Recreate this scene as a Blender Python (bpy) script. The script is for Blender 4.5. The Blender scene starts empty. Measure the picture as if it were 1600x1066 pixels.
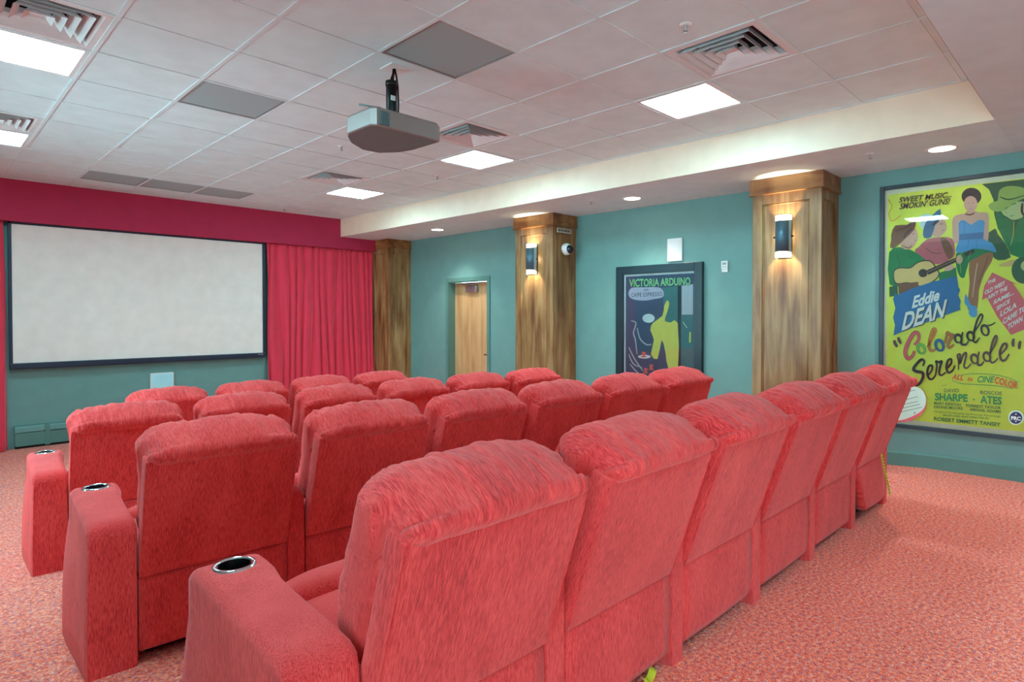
import bpy, bmesh, math, random
from mathutils import Vector, Matrix, noise
sc = bpy.context.scene
C = sc.collection
R = math.radians
# ------------------------------------------------------------------ camera
F_PX, YAW, PITCH, ROLL, CX, CY, EYE = 950.07, 45.369, -0.866, -0.035, 816.02, 506.8, 1.335
cam_data = bpy.data.cameras.new('camera'); cam = bpy.data.objects.new('camera', cam_data); C.objects.link(cam)
sc.camera = cam
cam_data.sensor_width = 36; cam_data.lens = F_PX / 1600 * 36
cam_data.shift_x = (800 - CX) / 1600; cam_data.shift_y = (CY - 533) / 1600
_y, _p = R(YAW), R(PITCH)
FW = Vector((math.sin(_y) * math.cos(_p), math.cos(_y) * math.cos(_p), math.sin(_p)))
RT = Vector((math.cos(_y), -math.sin(_y), 0)); UP = RT.cross(FW)
cam.matrix_world = Matrix.Translation((0, 0, EYE)) @ Matrix((RT, UP, -FW)).transposed().to_4x4()
cam_data.clip_start = .02
# ------------------------------------------------------------------ world (fill light let in through windows added behind and left of view)
w = bpy.data.worlds.new('world'); sc.world = w; w.use_nodes = True
w.node_tree.nodes['Background'].inputs[0].default_value = (.52, .93, 1, 1)
w.node_tree.nodes['Background'].inputs[1].default_value = 8.5
# ------------------------------------------------------------------ exposure
sc.view_settings.view_transform = 'Standard'; sc.view_settings.look = 'None'
sc.view_settings.gamma = 1; sc.view_settings.exposure = 0.38
sc.view_settings.use_curve_mapping = False
sc.cycles.use_denoising = True
sc.cycles.diffuse_bounces = 7; sc.cycles.max_bounces = 12
sc.cycles.sample_clamp_indirect = 8
PANEL_L, DOWN_W, SCONCE_W = 34.0, 14.0, 9.0

def on_x(px, py, X):
    d = FW + RT * ((px - CX) / F_PX) + UP * ((CY - py) / F_PX); d = d * (X / d.x)
    return d.y, d.z + EYE
def floor_z(y): return 0.0 if y < 1.2 else -(min(y, 5.5) - 1.2) * .065
# ------------------------------------------------------------------ materials
def lin(c):
    return tuple(((v / 255) / 12.92 if v <= 10.3 else ((v / 255 + .055) / 1.055) ** 2.4) for v in c) + (1,)
class NT:
    def __init__(s, m): s.t = m.node_tree; s.n = s.t.nodes; s.b = s.n['Principled BSDF']
    def add(s, k, **kw):
        x = s.n.new(k)
        for a, v in kw.items():
            if a.startswith('i_'): x.inputs[a[2:].replace('_', ' ')].default_value = v
            else: setattr(x, a, v)
        return x
    def link(s, a, b): s.t.links.new(a, b)
    def ramp(s, stops, interp='LINEAR'):
        r = s.n.new('ShaderNodeValToRGB'); r.color_ramp.interpolation = interp
        e = r.color_ramp.elements
        while len(e) < len(stops): e.new(.5)
        for q, (p, c) in zip(e, stops): q.position = p; q.color = c if len(c) == 4 else lin(c)
        return r
    def coords(s, scale, kind='Object'):
        tc = s.n.new('ShaderNodeTexCoord'); mp = s.n.new('ShaderNodeMapping'); mp.inputs['Scale'].default_value = scale
        s.link(tc.outputs[kind], mp.inputs[0]); return mp
def mat(name, c, rough=.6, metal=0, spec=.5, var=.04, vscale=6, bump=0, bscale=60, **kw):
    m = bpy.data.materials.new(name); m.use_nodes = True; t = NT(m); b = t.b
    b.inputs['Roughness'].default_value = rough; b.inputs['Metallic'].default_value = metal
    b.inputs['Specular IOR Level'].default_value = spec
    mp = t.coords((1, 1, 1)); nz = t.add('ShaderNodeTexNoise', i_Scale=vscale, i_Detail=3.0); t.link(mp.outputs[0], nz.inputs[0])
    l = lin(c)
    rp = t.ramp([(.3, tuple(v * (1 - var) for v in l[:3]) + (1,)), (.7, tuple(min(1, v * (1 + var)) for v in l[:3]) + (1,))])
    t.link(nz.outputs[0], rp.inputs[0]); t.link(rp.outputs[0], b.inputs['Base Color'])
    if bump:
        n2 = t.add('ShaderNodeTexNoise', i_Scale=bscale, i_Detail=2.0); t.link(mp.outputs[0], n2.inputs[0])
        bp = t.add('ShaderNodeBump', i_Strength=bump, i_Distance=.01); t.link(n2.outputs[0], bp.inputs['Height']); t.link(bp.outputs[0], b.inputs['Normal'])
    for k, v in kw.items(): b.inputs[k.replace('_', ' ')].default_value = v
    return m
def emit(name, c, s):
    m = mat(name, (240, 240, 240), .5); b = m.node_tree.nodes['Principled BSDF']
    b.inputs['Emission Color'].default_value = lin(c); b.inputs['Emission Strength'].default_value = s
    return m
def fabric(name, dark, mid, light, sheen=.24):
    m = bpy.data.materials.new(name); m.use_nodes = True; t = NT(m); b = t.b
    tc = t.n.new('ShaderNodeTexCoord'); oi = t.n.new('ShaderNodeObjectInfo')
    ad = t.n.new('ShaderNodeVectorMath'); ad.operation = 'ADD'
    at = t.n.new('ShaderNodeAttribute'); at.attribute_name = 'flow'; t.link(at.outputs['Vector'], ad.inputs[0]); t.link(oi.outputs['Location'], ad.inputs[1])
    def nz(sx, sy, sz, det, ro=.6):
        mp = t.n.new('ShaderNodeMapping'); mp.inputs['Scale'].default_value = (sx, sy, sz); t.link(ad.outputs[0], mp.inputs[0])
        n = t.add('ShaderNodeTexNoise', i_Scale=1.0, i_Detail=det, i_Roughness=ro); t.link(mp.outputs[0], n.inputs[0]); return n
    a = nz(360, 360, 34, 3, .6); c = nz(7, 7, 3, 3)
    mx = t.add('ShaderNodeMath', operation='MULTIPLY_ADD'); t.link(c.outputs[0], mx.inputs[0]); mx.inputs[1].default_value = .26
    m2 = t.add('ShaderNodeMath', operation='MULTIPLY'); t.link(a.outputs[0], m2.inputs[0]); m2.inputs[1].default_value = .75
    t.link(m2.outputs[0], mx.inputs[2])
    rp = t.ramp([(.37, dark), (.47, mid), (.62, light)]); t.link(mx.outputs[0], rp.inputs[0]); t.link(rp.outputs[0], b.inputs['Base Color'])
    b.inputs['Roughness'].default_value = .85; b.inputs['Specular IOR Level'].default_value = .2
    b.inputs['Sheen Weight'].default_value = sheen; b.inputs['Sheen Roughness'].default_value = .6
    b.inputs['Sheen Tint'].default_value = lin((255, 205, 205))
    bp = t.add('ShaderNodeBump', i_Strength=.10, i_Distance=.002); t.link(a.outputs[0], bp.inputs['Height']); t.link(bp.outputs[0], b.inputs['Normal'])
    return m
def wood(name, stops, sc_=(16, 16, 1.1), rough=.38):
    m = bpy.data.materials.new(name); m.use_nodes = True; t = NT(m); b = t.b
    mp = t.coords(sc_); n = t.add('ShaderNodeTexNoise', i_Scale=1.0, i_Detail=6.0, i_Roughness=.62, i_Distortion=.5); t.link(mp.outputs[0], n.inputs[0])
    mp2 = t.coords((5, 5, 1.6)); n2 = t.add('ShaderNodeTexNoise', i_Scale=1.0, i_Detail=3.0); t.link(mp2.outputs[0], n2.inputs[0])
    mx = t.add('ShaderNodeMath', operation='MULTIPLY_ADD'); t.link(n.outputs[0], mx.inputs[0]); mx.inputs[1].default_value = .6
    m2 = t.add('ShaderNodeMath', operation='MULTIPLY'); t.link(n2.outputs[0], m2.inputs[0]); m2.inputs[1].default_value = .5; t.link(m2.outputs[0], mx.inputs[2])
    rp = t.ramp(stops); t.link(mx.outputs[0], rp.inputs[0]); t.link(rp.outputs[0], b.inputs['Base Color'])
    b.inputs['Roughness'].default_value = rough
    bp = t.add('ShaderNodeBump', i_Strength=.12, i_Distance=.004); t.link(n.outputs[0], bp.inputs['Height']); t.link(bp.outputs[0], b.inputs['Normal'])
    return m
def carpet():
    m = bpy.data.materials.new('loop carpet'); m.use_nodes = True; t = NT(m); b = t.b
    tc = t.n.new('ShaderNodeTexCoord'); mp = t.n.new('ShaderNodeMapping'); mp.inputs['Rotation'].default_value = (0, 0, R(38)); mp.inputs['Scale'].default_value = (125, 210, 125)
    t.link(tc.outputs['Object'], mp.inputs[0])
    n = t.add('ShaderNodeTexNoise', i_Scale=1.0, i_Detail=3.0, i_Roughness=.75); t.link(mp.outputs[0], n.inputs[0])
    mp2 = t.coords((1, 1, 1)); v = t.add('ShaderNodeTexNoise', i_Scale=60.0, i_Detail=2.0); t.link(mp2.outputs[0], v.inputs[0])
    mx = t.add('ShaderNodeMath', operation='MULTIPLY_ADD'); t.link(v.outputs[0], mx.inputs[0]); mx.inputs[1].default_value = .42
    m2 = t.add('ShaderNodeMath', operation='MULTIPLY'); t.link(n.outputs[0], m2.inputs[0]); m2.inputs[1].default_value = .62; t.link(m2.outputs[0], mx.inputs[2])
    rp = t.ramp([(.385, (96, 40, 66)), (.43, (190, 66, 62)), (.475, (255, 100, 66)), (.54, (255, 132, 98)), (.62, (255, 196, 168))]); t.link(mx.outputs[0], rp.inputs[0])
    h = t.add('ShaderNodeTexNoise', i_Scale=95.0, i_Detail=2.0, i_Roughness=.7); ofs = t.n.new('ShaderNodeMapping'); ofs.inputs['Location'].default_value = (7, 3, 1)
    t.link(mp2.outputs[0], ofs.inputs[0]); t.link(ofs.outputs[0], h.inputs[0])
    hr = t.ramp([(.52, (0, 0, 0)), (.64, (255, 255, 255))]); t.link(h.outputs[0], hr.inputs[0])
    mc = t.n.new('ShaderNodeMix'); mc.data_type = 'RGBA'; t.link(hr.outputs[0], mc.inputs[0]); t.link(rp.outputs[0], mc.inputs[6]); mc.inputs[7].default_value = lin((176, 122, 150))
    t.link(mc.outputs[2], b.inputs['Base Color']); b.inputs['Roughness'].default_value = .95; b.inputs['Specular IOR Level'].default_value = .1
    b.inputs['Sheen Weight'].default_value = .15
    bp = t.add('ShaderNodeBump', i_Strength=.5, i_Distance=.006); t.link(n.outputs[0], bp.inputs['Height']); t.link(bp.outputs[0], b.inputs['Normal'])
    return m
def perforated():
    m = bpy.data.materials.new('perforated metal'); m.use_nodes = True; t = NT(m); b = t.b
    mp = t.coords((1, 1, 1)); v = t.add('ShaderNodeTexVoronoi', i_Scale=95.0, i_Randomness=0.0); t.link(mp.outputs[0], v.inputs[0])
    rp = t.ramp([(.36, (56, 62, 62)), (.42, (158, 180, 184))]); t.link(v.outputs['Distance'], rp.inputs[0]); t.link(rp.outputs[0], b.inputs['Base Color'])
    b.inputs['Roughness'].default_value = .6
    return m
def glass(name, tint=(1, 1, 1), rough=.02):
    m = bpy.data.materials.new(name); m.use_nodes = True; t = NT(m); out = t.n['Material Output']
    tr = t.add('ShaderNodeBsdfTransparent'); tr.inputs[0].default_value = (*tint, 1)
    gl = t.add('ShaderNodeBsdfGlossy'); gl.inputs['Roughness'].default_value = rough
    fr = t.add('ShaderNodeFresnel'); fr.inputs[0].default_value = 1.5; mx = t.add('ShaderNodeMixShader')
    t.link(fr.outputs[0], mx.inputs[0]); t.link(tr.outputs[0], mx.inputs[1]); t.link(gl.outputs[0], mx.inputs[2]); t.link(mx.outputs[0], out.inputs[0])
    return m
def frosted():
    m = bpy.data.materials.new('sconce glass'); m.use_nodes = True; t = NT(m); out = t.n['Material Output']
    tr = t.add('ShaderNodeBsdfTransparent'); tr.inputs[0].default_value = (.9, .97, .95, 1)
    tl = t.add('ShaderNodeBsdfTranslucent'); tl.inputs[0].default_value = (.85, .95, .9, 1); df = t.add('ShaderNodeBsdfDiffuse'); df.inputs[0].default_value = (.8, .9, .86, 1)
    m1 = t.add('ShaderNodeMixShader'); m2 = t.add('ShaderNodeMixShader'); m1.inputs[0].default_value = .45; m2.inputs[0].default_value = .7
    t.link(tl.outputs[0], m1.inputs[1]); t.link(df.outputs[0], m1.inputs[2]); t.link(tr.outputs[0], m2.inputs[1]); t.link(m1.outputs[0], m2.inputs[2]); t.link(m2.outputs[0], out.inputs[0])
    return m
M = dict(
 carpet=carpet(), tile=mat('ceiling tile', (216, 238, 242), .9, bump=.15, bscale=220), tbar=mat('ceiling grid', (216, 236, 240), .5),
 soffit=mat('soffit paint', (218, 238, 244), .6), fascia=mat('cream paint', (243, 218, 196), .45), back_soffit=mat('light grey paint', (212, 232, 238), .7),
 wall=mat('teal wall paint', (108, 154, 150), .55, bump=.05, bscale=90), trimteal=mat('teal trim paint', (88, 134, 128), .35),
 valance=mat('crimson paint', (184, 50, 84), .75, spec=.2), curtain=mat('crimson drape', (226, 48, 78), .8, bump=.2, bscale=300, Sheen_Weight=.3),
 screen=mat('projection screen', (240, 230, 224), .75), black=mat('black velvet frame', (22, 40, 62), .5), plenum=mat('dark duct', (60, 60, 62), .8),
 fab=fabric('rose chenille', (178, 34, 40), (216, 52, 54), (236, 80, 77)), under=mat('black underside cloth', (24, 16, 16), .9),
 chrome=mat('chrome', (210, 215, 220), .15, 1), cup=mat('black plastic', (16, 14, 18), .35),
 wood=wood('stained alder', [(.36, (92, 56, 32)), (.47, (128, 86, 50)), (.56, (152, 112, 70)), (.68, (178, 142, 98))]),
 wooddark=wood('stained alder crown', [(.36, (84, 44, 22)), (.5, (136, 84, 44)), (.66, (170, 120, 72))], (10, 1.2, 10)),
 doorwood=wood('maple veneer', [(.38, (176, 128, 84)), (.5, (198, 152, 104)), (.64, (212, 170, 124))], (12, 12, .8)),
 whiteplastic=mat('white plastic', (232, 234, 234), .4), lightmetal=mat('white enamel', (228, 229, 231), .4),
 louver=mat('white louver', (222, 223, 225), .45), perf=perforated(), panel=emit('lit acrylic', (182, 246, 255), PANEL_L), lamp=emit('lit lamp lens', (255, 246, 230), 14),
 bulb=emit('lit bulb', (255, 230, 180), 40), bronze=mat('dark steel', (74, 104, 120), .4, .4), mica=frosted(), brass=mat('steel fitting', (70, 74, 76), .3, 1),
 steel=mat('brushed steel', (170, 172, 174), .35, .9), pjbody=mat('projector silver', (150, 140, 138), .38, .3), pjdark=mat('projector grey', (100, 122, 126), .5, .1), pole=mat('black pole', (22, 22, 24), .4, .3),
 frame_dark=mat('black teal frame', (20, 48, 58), .3), frame_grey=mat('dark grey frame', (48, 66, 76), .35), glass=glass('picture glass'), dome=mat('smoked dome', (20, 34, 52), .08), plaque=mat('grey plaque', (196, 184, 172), .4, .1),
 strap=mat('yellow webbing', (206, 206, 50), .7), ink=mat('black ink', (30, 30, 30), .6), wframe=mat('window frame', (200, 200, 200), .5), wglass=glass('window glass'))
def flat(name, c): return mat(name, c, .55, var=.05, vscale=9)
# ------------------------------------------------------------------ mesh helpers
class MB:
    def __init__(s): s.v = []; s.f = []; s.m = []; s.sm = []
    def face(s, pts, m=0, sm=False):
        k = len(s.v); s.v += [Vector(p) for p in pts]; s.f.append(tuple(range(k, k + len(pts)))); s.m.append(m); s.sm.append(sm)
    def add(s, vs, fs, m=0, sm=False):
        k = len(s.v); s.v += [Vector(p) for p in vs]
        for f in fs: s.f.append(tuple(k + i for i in f)); s.m.append(m); s.sm.append(sm)
    def box(s, x0, x1, y0, y1, z0, z1, m=0, bev=0):
        if bev:
            bm = bmesh.new(); bmesh.ops.create_cube(bm, size=1)
            for v in bm.verts: v.co = Vector(((x0 + x1) / 2 + v.co.x * (x1 - x0), (y0 + y1) / 2 + v.co.y * (y1 - y0), (z0 + z1) / 2 + v.co.z * (z1 - z0)))
            bmesh.ops.bevel(bm, geom=list(bm.edges), offset=bev, segments=2, affect='EDGES', profile=.5)
            s.bm(bm, m, False); return
        vs = [(x, y, z) for x in (x0, x1) for y in (y0, y1) for z in (z0, z1)]
        s.add(vs, [(0, 1, 3, 2), (4, 6, 7, 5), (0, 4, 5, 1), (2, 3, 7, 6), (0, 2, 6, 4), (1, 5, 7, 3)], m)
    def bm(s, bm, m=0, sm=True):
        bm.verts.index_update(); s.add([v.co.copy() for v in bm.verts], [tuple(v.index for v in f.verts) for f in bm.faces], m, sm); bm.free()
    def grid(s, rows, m=0, close_u=False, sm=True, flip=False):
        n = len(rows[0]); vs = [p for r in rows for p in r]; fs = []
        for i in range(len(rows) - 1):
            for j in range(n if close_u else n - 1):
                a, b = i * n + j, i * n + (j + 1) % n
                q = (a, b, b + n, a + n); fs.append(q[::-1] if flip else q)
        s.add(vs, fs, m, sm)
    def lathe(s, prof, c, axis='z', m=0, seg=28, sm=True, cap=False):
        rows = []
        for r, h in prof:
            row = []
            for k in range(seg):
                a = 2 * math.pi * k / seg; u, v = r * math.cos(a), r * math.sin(a)
                p = {'z': (u, v, h), 'x': (h, u, v), 'y': (v, h, u)}[axis]; row.append(Vector(c) + Vector(p))
            rows.append(row)
        s.grid(rows, m, True, sm)
        if cap: s.face(rows[0][::-1], m); s.face(rows[-1], m)
    def tube(s, pts, r, m=0, seg=8):
        pts = [Vector(p) for p in pts]; rows = []
        for i, p in enumerate(pts):
            t = (pts[min(i + 1, len(pts) - 1)] - pts[max(i - 1, 0)]).normalized()
            a = t.cross(Vector((0, 0, 1)) if abs(t.z) < .9 else Vector((1, 0, 0))).normalized(); b = t.cross(a)
            rows.append([p + (a * math.cos(2 * math.pi * k / seg) + b * math.sin(2 * math.pi * k / seg)) * r for k in range(seg)])
        s.grid(rows, m, True); s.face(rows[0][::-1], m); s.face(rows[-1], m)
    def puff(s, c, h, n=5, seg=14, m=0, fn=None):     # rounded cushion box
        bm = bmesh.new(); bmesh.ops.create_cube(bm, size=2)
        bmesh.ops.subdivide_edges(bm, edges=list(bm.edges), cuts=seg, use_grid_fill=True)
        for v in bm.verts:
            p = v.co; k = (abs(p.x) ** n + abs(p.y) ** n + abs(p.z) ** n) ** (1 / n); p = p / k
            q = Vector((c[0] + p.x * h[0], c[1] + p.y * h[1], c[2] + p.z * h[2])); v.co = fn(q, p) if fn else q
        s.bm(bm, m)
    def build(s, name, mats, parent=None, smooth=None, world=True):
        me = bpy.data.meshes.new(name); off = Vector(parent.location) if (parent and world) else Vector()
        if parent and world and parent.parent: off += Vector(parent.parent.location)
        me.from_pydata([v - off for v in s.v], [], s.f)
        for mt in (mats if isinstance(mats, (list, tuple)) else [mats]): me.materials.append(mt)
        me.polygons.foreach_set('material_index', s.m); me.polygons.foreach_set('use_smooth', s.sm)
        me.update()
        bm = bmesh.new(); bm.from_mesh(me); bmesh.ops.remove_doubles(bm, verts=bm.verts, dist=1e-6)
        bm.to_mesh(me); bm.free()
        o = bpy.data.objects.new(name, me); C.objects.link(o)
        if parent: o.parent = parent
        return o
def thing(name, label, cat, loc=(0, 0, 0), rz=0, group=None):
    o = bpy.data.objects.new(name, None); C.objects.link(o); o.location = loc; o.rotation_euler = (0, 0, rz); o.empty_display_size = .1
    o['label'] = label; o['category'] = cat
    if group: o['group'] = group
    return o
def tag(o, label, cat, group=None):
    o['label'] = label; o['category'] = cat
    if group: o['group'] = group
    return o
def struct(name, mb, mats, parent=None):
    o = mb.build(name, mats, parent)
    if not parent: o['kind'] = 'structure'
    return o
def dup(root, loc, rz, label):
    r = root.copy(); C.objects.link(r); r.location = loc; r.rotation_euler = (0, 0, rz); r['label'] = label
    for ch in list(root.children):
        c = ch.copy(); C.objects.link(c); c.parent = r
        for g in ch.children:
            d = g.copy(); C.objects.link(d); d.parent = c
    return r
# ------------------------------------------------------------------ room shell
XW, YF, CZ, SZ, XF, YB = 6.25, 9.50, 2.936, 2.638, 5.108, .62
XL, YR = -1.55, -3.2
m = MB(); ys = [YR - .2] + [1.2 + i * (4.3 / 12) for i in range(13)] + [YF + .2]
m.grid([[(XL - .2, y, floor_z(y)), (XW + .4, y, floor_z(y))] for y in ys], sm=False, flip=True)
m.box(XL - .2, XW + .4, YR - .2, YF + .2, -.6, -.45)
struct('floor', m, M['carpet'])
T = .6096; GX, GY = .819, 2.031
SPECIAL = {(5, 0), (5, 4), (5, 8), (-1, 0), (-1, 4), (-1, 8), (4, -1), (4, 3), (4, 7), (-1, 3), (-1, 7), (-1, -1), (2, 1), (1, 4), (1, 10), (2, 10), (3, 10)}
m = MB()
for i in range(-2, 8):
    for j in range(-3, 12):
        if (i, j) in SPECIAL: continue
        x0, x1 = GX + i * T, min(GX + (i + 1) * T, XF); y0, y1 = max(GY + j * T, YB), min(GY + (j + 1) * T, 9.30)
        if x1 - x0 > .02 and y1 - y0 > .02: m.box(x0 + .002, x1 - .002, y0 + .002, y1 - .002, CZ + .004, CZ + .02)
m.box(XL - .2, XW + .4, YR - .2, YF + .2, 3.45, 3.5)  # unseen cap slab added over the tiles to keep world light out
struct('ceiling', m, M['tile'])
m = MB()
for i in range(-2, 8):
    x = GX + i * T; m.box(x - .012, x + .012, YB, 9.30, CZ - .001, CZ + .003)
for j in range(-2, 12):
    y = GY + j * T; m.box(GX - 2 * T, XF, y - .012, y + .012, CZ - .0014, CZ + .0034)
m.box(XF - .02, XF, YB, 9.30, CZ - .002, CZ + .003); m.box(GX - 2 * T, XF, YB, YB + .02, CZ - .002, CZ + .003)
m.box(GX - 2 * T, XF, 9.28, 9.30, CZ - .002, CZ + .003)
struct('trim_1', m, M['tbar'])
def soffit(x0, x1, y0, y1, name, side, mlow):
    m = MB(); m.box(x0, x1, y0, y1, SZ, 3.44, 0)
    o = MB(); lo = .002
    if side == 'x-': m.face([(x0 - lo, y0, SZ), (x0 - lo, y0, 3.44), (x0 - lo, y1, 3.44), (x0 - lo, y1, SZ)], 1)
    if side == 'x+': m.face([(x1 + lo, y0, SZ), (x1 + lo, y1, SZ), (x1 + lo, y1, 3.44), (x1 + lo, y0, 3.44)], 1)
    if side == 'y+': m.face([(x0, y1 + lo, SZ), (x0, y1 + lo, 3.44), (x1, y1 + lo, 3.44), (x1, y1 + lo, SZ)], 1)
    struct(name, m, [mlow, M['fascia']])
soffit(XF, XW + .3, YB, YF + .15, 'trim_2', 'x-', M['soffit'])
soffit(XL - .15, GX - 2 * T, YB, YF + .15, 'trim_3', 'x+', M['soffit'])
soffit(XL - .15, XW + .3, YR - .1, YB, 'trim_4', 'y+', M['back_soffit'])
VZ = 2.445
m = MB(); m.box(XL, XF, 9.30, YF, VZ, 3.44, 0); m.box(XF, 5.775, 9.30, YF, VZ, SZ, 0)
struct('trim_5', m, M['valance'])
m = MB(); m.box(XL - .15, XW + .3, YF, YF + .15, -.6, 3.45); struct('wall_front', m, M['wall'])
DY0, DY1, DZ = 6.897, 7.881, 1.89
m = MB(); m.box(XW, XW + .3, YR - .1, DY0, -.6, 3.45); m.box(XW, XW + .3, DY1, YF, -.6, 3.45); m.box(XW, XW + .3, DY0, DY1, DZ, 3.45)
struct('wall_right', m, M['wall'])
m = MB(); m.box(XL - .15, XL, YR - .1, YF, -.6, .3); m.box(XL - .15, XL, YR - .1, YF, 2.4, 3.45)
lw = [(-2.2, .5), (3.9, 7.2)]  # openings added out of view to let in fill from the left
for a, b in ((YR - .1, lw[0][0]), (lw[0][1], lw[1][0]), (lw[1][1], YF)): m.box(XL - .15, XL, a, b, .3, 2.4)
struct('wall_left', m, M['wall'])
for n, (a, b) in enumerate(lw):
    m = MB()
    for k in range(4): y = a + .025 + (b - a - .05) * k / 3; m.box(XL - .1, XL - .04, y - .025, y + .025, .3, 2.4)
    m.box(XL - .1, XL - .04, a, b, .3, .35); m.box(XL - .1, XL - .04, a, b, 2.35, 2.4)
    o = struct('added_window_%d' % (n + 2), m, M['wframe'])
    m = MB(); m.box(XL - .075, XL - .07, a + .05, b - .05, .35, 2.35); m.build('pane', M['wglass'], o)
m = MB(); wins = [(-.6, .9)]; xs = [XL] + [v for q in wins for v in q] + [XW]  # rear opening added behind the camera for more fill light
m.box(XL, XW, YR - .15, YR, -.3, .45); m.box(XL, XW, YR - .15, YR, 2.45, 2.7)
for a, b in zip(xs[0::2], xs[1::2]): m.box(a, b, YR - .15, YR, .45, 2.45)
struct('wall_back', m, M['wall'])
for n, (a, b) in enumerate(wins):
    m = MB()
    for q in ((a, a + .05), (b - .05, b), ((a + b) / 2 - .025, (a + b) / 2 + .025)): m.box(q[0], q[1], YR - .1, YR - .04, .45, 2.45)
    m.box(a, b, YR - .1, YR - .04, .45, .50); m.box(a, b, YR - .1, YR - .04, 2.40, 2.45)
    o = struct('added_window_%d' % (n + 1), m, M['wframe'])
    m = MB(); m.box(a + .05, b - .05, YR - .075, YR - .07, .5, 2.4); m.build('pane', M['wglass'], o)
# baseboards follow the ramp
def baseboard(name, segs):
    m = MB()
    for y0, y1 in segs:
        n = max(2, int((y1 - y0) / .3)); rows = []
        for k in range(n + 1):
            y = y0 + (y1 - y0) * k / n; z = floor_z(y); rows.append([(XW, y, z - .05), (XW - .018, y, z - .05), (XW - .018, y, z + .112), (XW - .012, y, z + .128), (XW, y, z + .130)])
        m.grid(rows, sm=False, flip=True); m.face(rows[0]); m.face(rows[-1][::-1])
    struct(name, m, M['trimteal'])
baseboard('baseboard_right', [(YR, 1.93), (2.567, 5.16), (5.84, 6.85), (7.93, 8.93)])
# ------------------------------------------------------------------ door
m = MB(); m.box(6.386, 6.43, DY0 + .002, DY1 - .002, -.275, 1.86); door = struct('door_1', m, M['doorwood'])
m = MB(); m.lathe([(.0, 6.36), (.028, 6.36), (.03, 6.372), (.03, 6.386)], (0, 6.985, .72), 'x', 0, 16); m.tube([(6.372, 6.985, .72), (6.335, 6.985, .72), (6.33, 7.0, .72), (6.33, 7.085, .715)], .010)
m.build('door_handle', M['brass'], door)
m = MB(); m.box(6.325, 6.386, 7.27, 7.53, 1.70, 1.80, 0, .008); m.build('door_closer', M['steel'], door)
m = MB(); m.tube([(6.35, 7.3, 1.815), (6.30, 7.42, 1.825), (6.32, 7.62, 1.83)], .008); m.box(6.35, 6.386, 7.22, 7.6, 1.838, 1.85); m.build('closer_arm', M['steel'], door)
m = MB()
for a, b in ((DY0 - .045, DY0 + .02), (DY1 - .02, DY1 + .045)): m.box(6.235, 6.249, a, b, -.28, DZ + .045)
m.box(6.2351, 6.249, DY0 + .0201, DY1 - .0201, DZ - .02, DZ + .045)
m.box(6.2492, 6.385, DY0 + .0005, DY0 + .018, -.28, DZ - .0005); m.box(6.2492, 6.385, DY1 - .018, DY1 - .0005, -.28, DZ - .0005); m.box(6.2492, 6.385, DY0 + .0182, DY1 - .0182, DZ - .025, DZ - .0005)
struct('trim_6', m, M['trimteal'])
# ------------------------------------------------------------------ ceiling fixtures
def tile_rect(i, j): return GX + i * T + .012, GX + (i + 1) * T - .012, GY + j * T + .012, GY + (j + 1) * T - .012
def light_panel(i, j, label):
    x0, x1, y0, y1 = tile_rect(i, j); t = thing('ceiling_light', label, 'ceiling light', ((x0 + x1) / 2, (y0 + y1) / 2, CZ), 0, 'square light panels in the ceiling grid')
    m = MB(); f = .028
    for a in ((x0, x0 + f, y0, y1), (x1 - f, x1, y0, y1), (x0 + f, x1 - f, y0, y0 + f), (x0 + f, x1 - f, y1 - f, y1)): m.box(*a, CZ + .0005, CZ + .03)
    m.box(x0, x1, y0, y1, CZ + .03, CZ + .06); m.build('light_frame', M['lightmetal'], t)
    m = MB(); m.box(x0 + f, x1 - f, y0 + f, y1 - f, CZ + .004, CZ + .012); m.build('diffuser', M['panel'], t)
light_panel(5, 0, 'bright square ceiling light nearest the tall wooden column with sconce')
light_panel(5, 4, 'bright square ceiling light between the projector and the cream fascia')
light_panel(5, 8, 'bright square ceiling light farthest away, near the red curtain')
light_panel(-1, 4, 'large lit ceiling panel beside the air vent in the upper left corner')
light_panel(-1, 8, 'lit ceiling panel near the red valance at the left edge')
light_panel(-1, 0, 'lit ceiling panel overhead above the side aisle')
def vent(i, j, label):
    x0, x1, y0, y1 = tile_rect(i, j); cx, cy = (x0 + x1) / 2, (y0 + y1) / 2
    t = thing('air_diffuser', label, 'air vent', (cx, cy, CZ), 0, 'square louvred air vents in the ceiling')
    def ring(prof, m, mm=0):
        rows = [[(cx - h, cy - h, z), (cx + h, cy - h, z), (cx + h, cy + h, z), (cx - h, cy + h, z)] for h, z in prof]; m.grid(rows, mm, True, False)
    H = (x1 - x0) / 2
    m = MB(); ring([(H, CZ + .002), (H - .035, CZ + .001), (H - .05, CZ + .012), (H - .06, CZ + .06)], m); m.build('vent_frame', M['louver'], t)
    m = MB(); ring([(H - .06, CZ + .06), (H - .06, CZ + .16)], m); m.face([(cx - H, cy - H, CZ + .16), (cx + H, cy - H, CZ + .16), (cx + H, cy + H, CZ + .16), (cx - H, cy + H, CZ + .16)]); m.build('duct_throat', M['plenum'], t)
    for h in (.222, .168, .114, .066):
        m = MB(); ring([(h, CZ - .006), (h - .004, CZ - .002), (h - .018, CZ + .018), (h - .032, CZ + .034), (h - .038, CZ + .056), (h - .042, CZ + .056), (h - .037, CZ + .033), (h - .022, CZ + .012), (h, CZ - .006)], m)
        if h < .1: m.box(cx - .040, cx + .040, cy - .040, cy + .040, CZ + .020, CZ + .026)
        m.build('louver', M['louver'], t)
vent(4, -1, 'louvred square vent diagonal from the nearest lit ceiling panel')
vent(4, 3, 'louvred square vent just past the hanging projector')
vent(4, 7, 'small distant louvred vent near the farthest lit ceiling panel')
vent(-1, 3, 'large louvred vent in the upper left corner')
vent(-1, 7, 'louvred vent at the left edge near the red valance')
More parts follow.
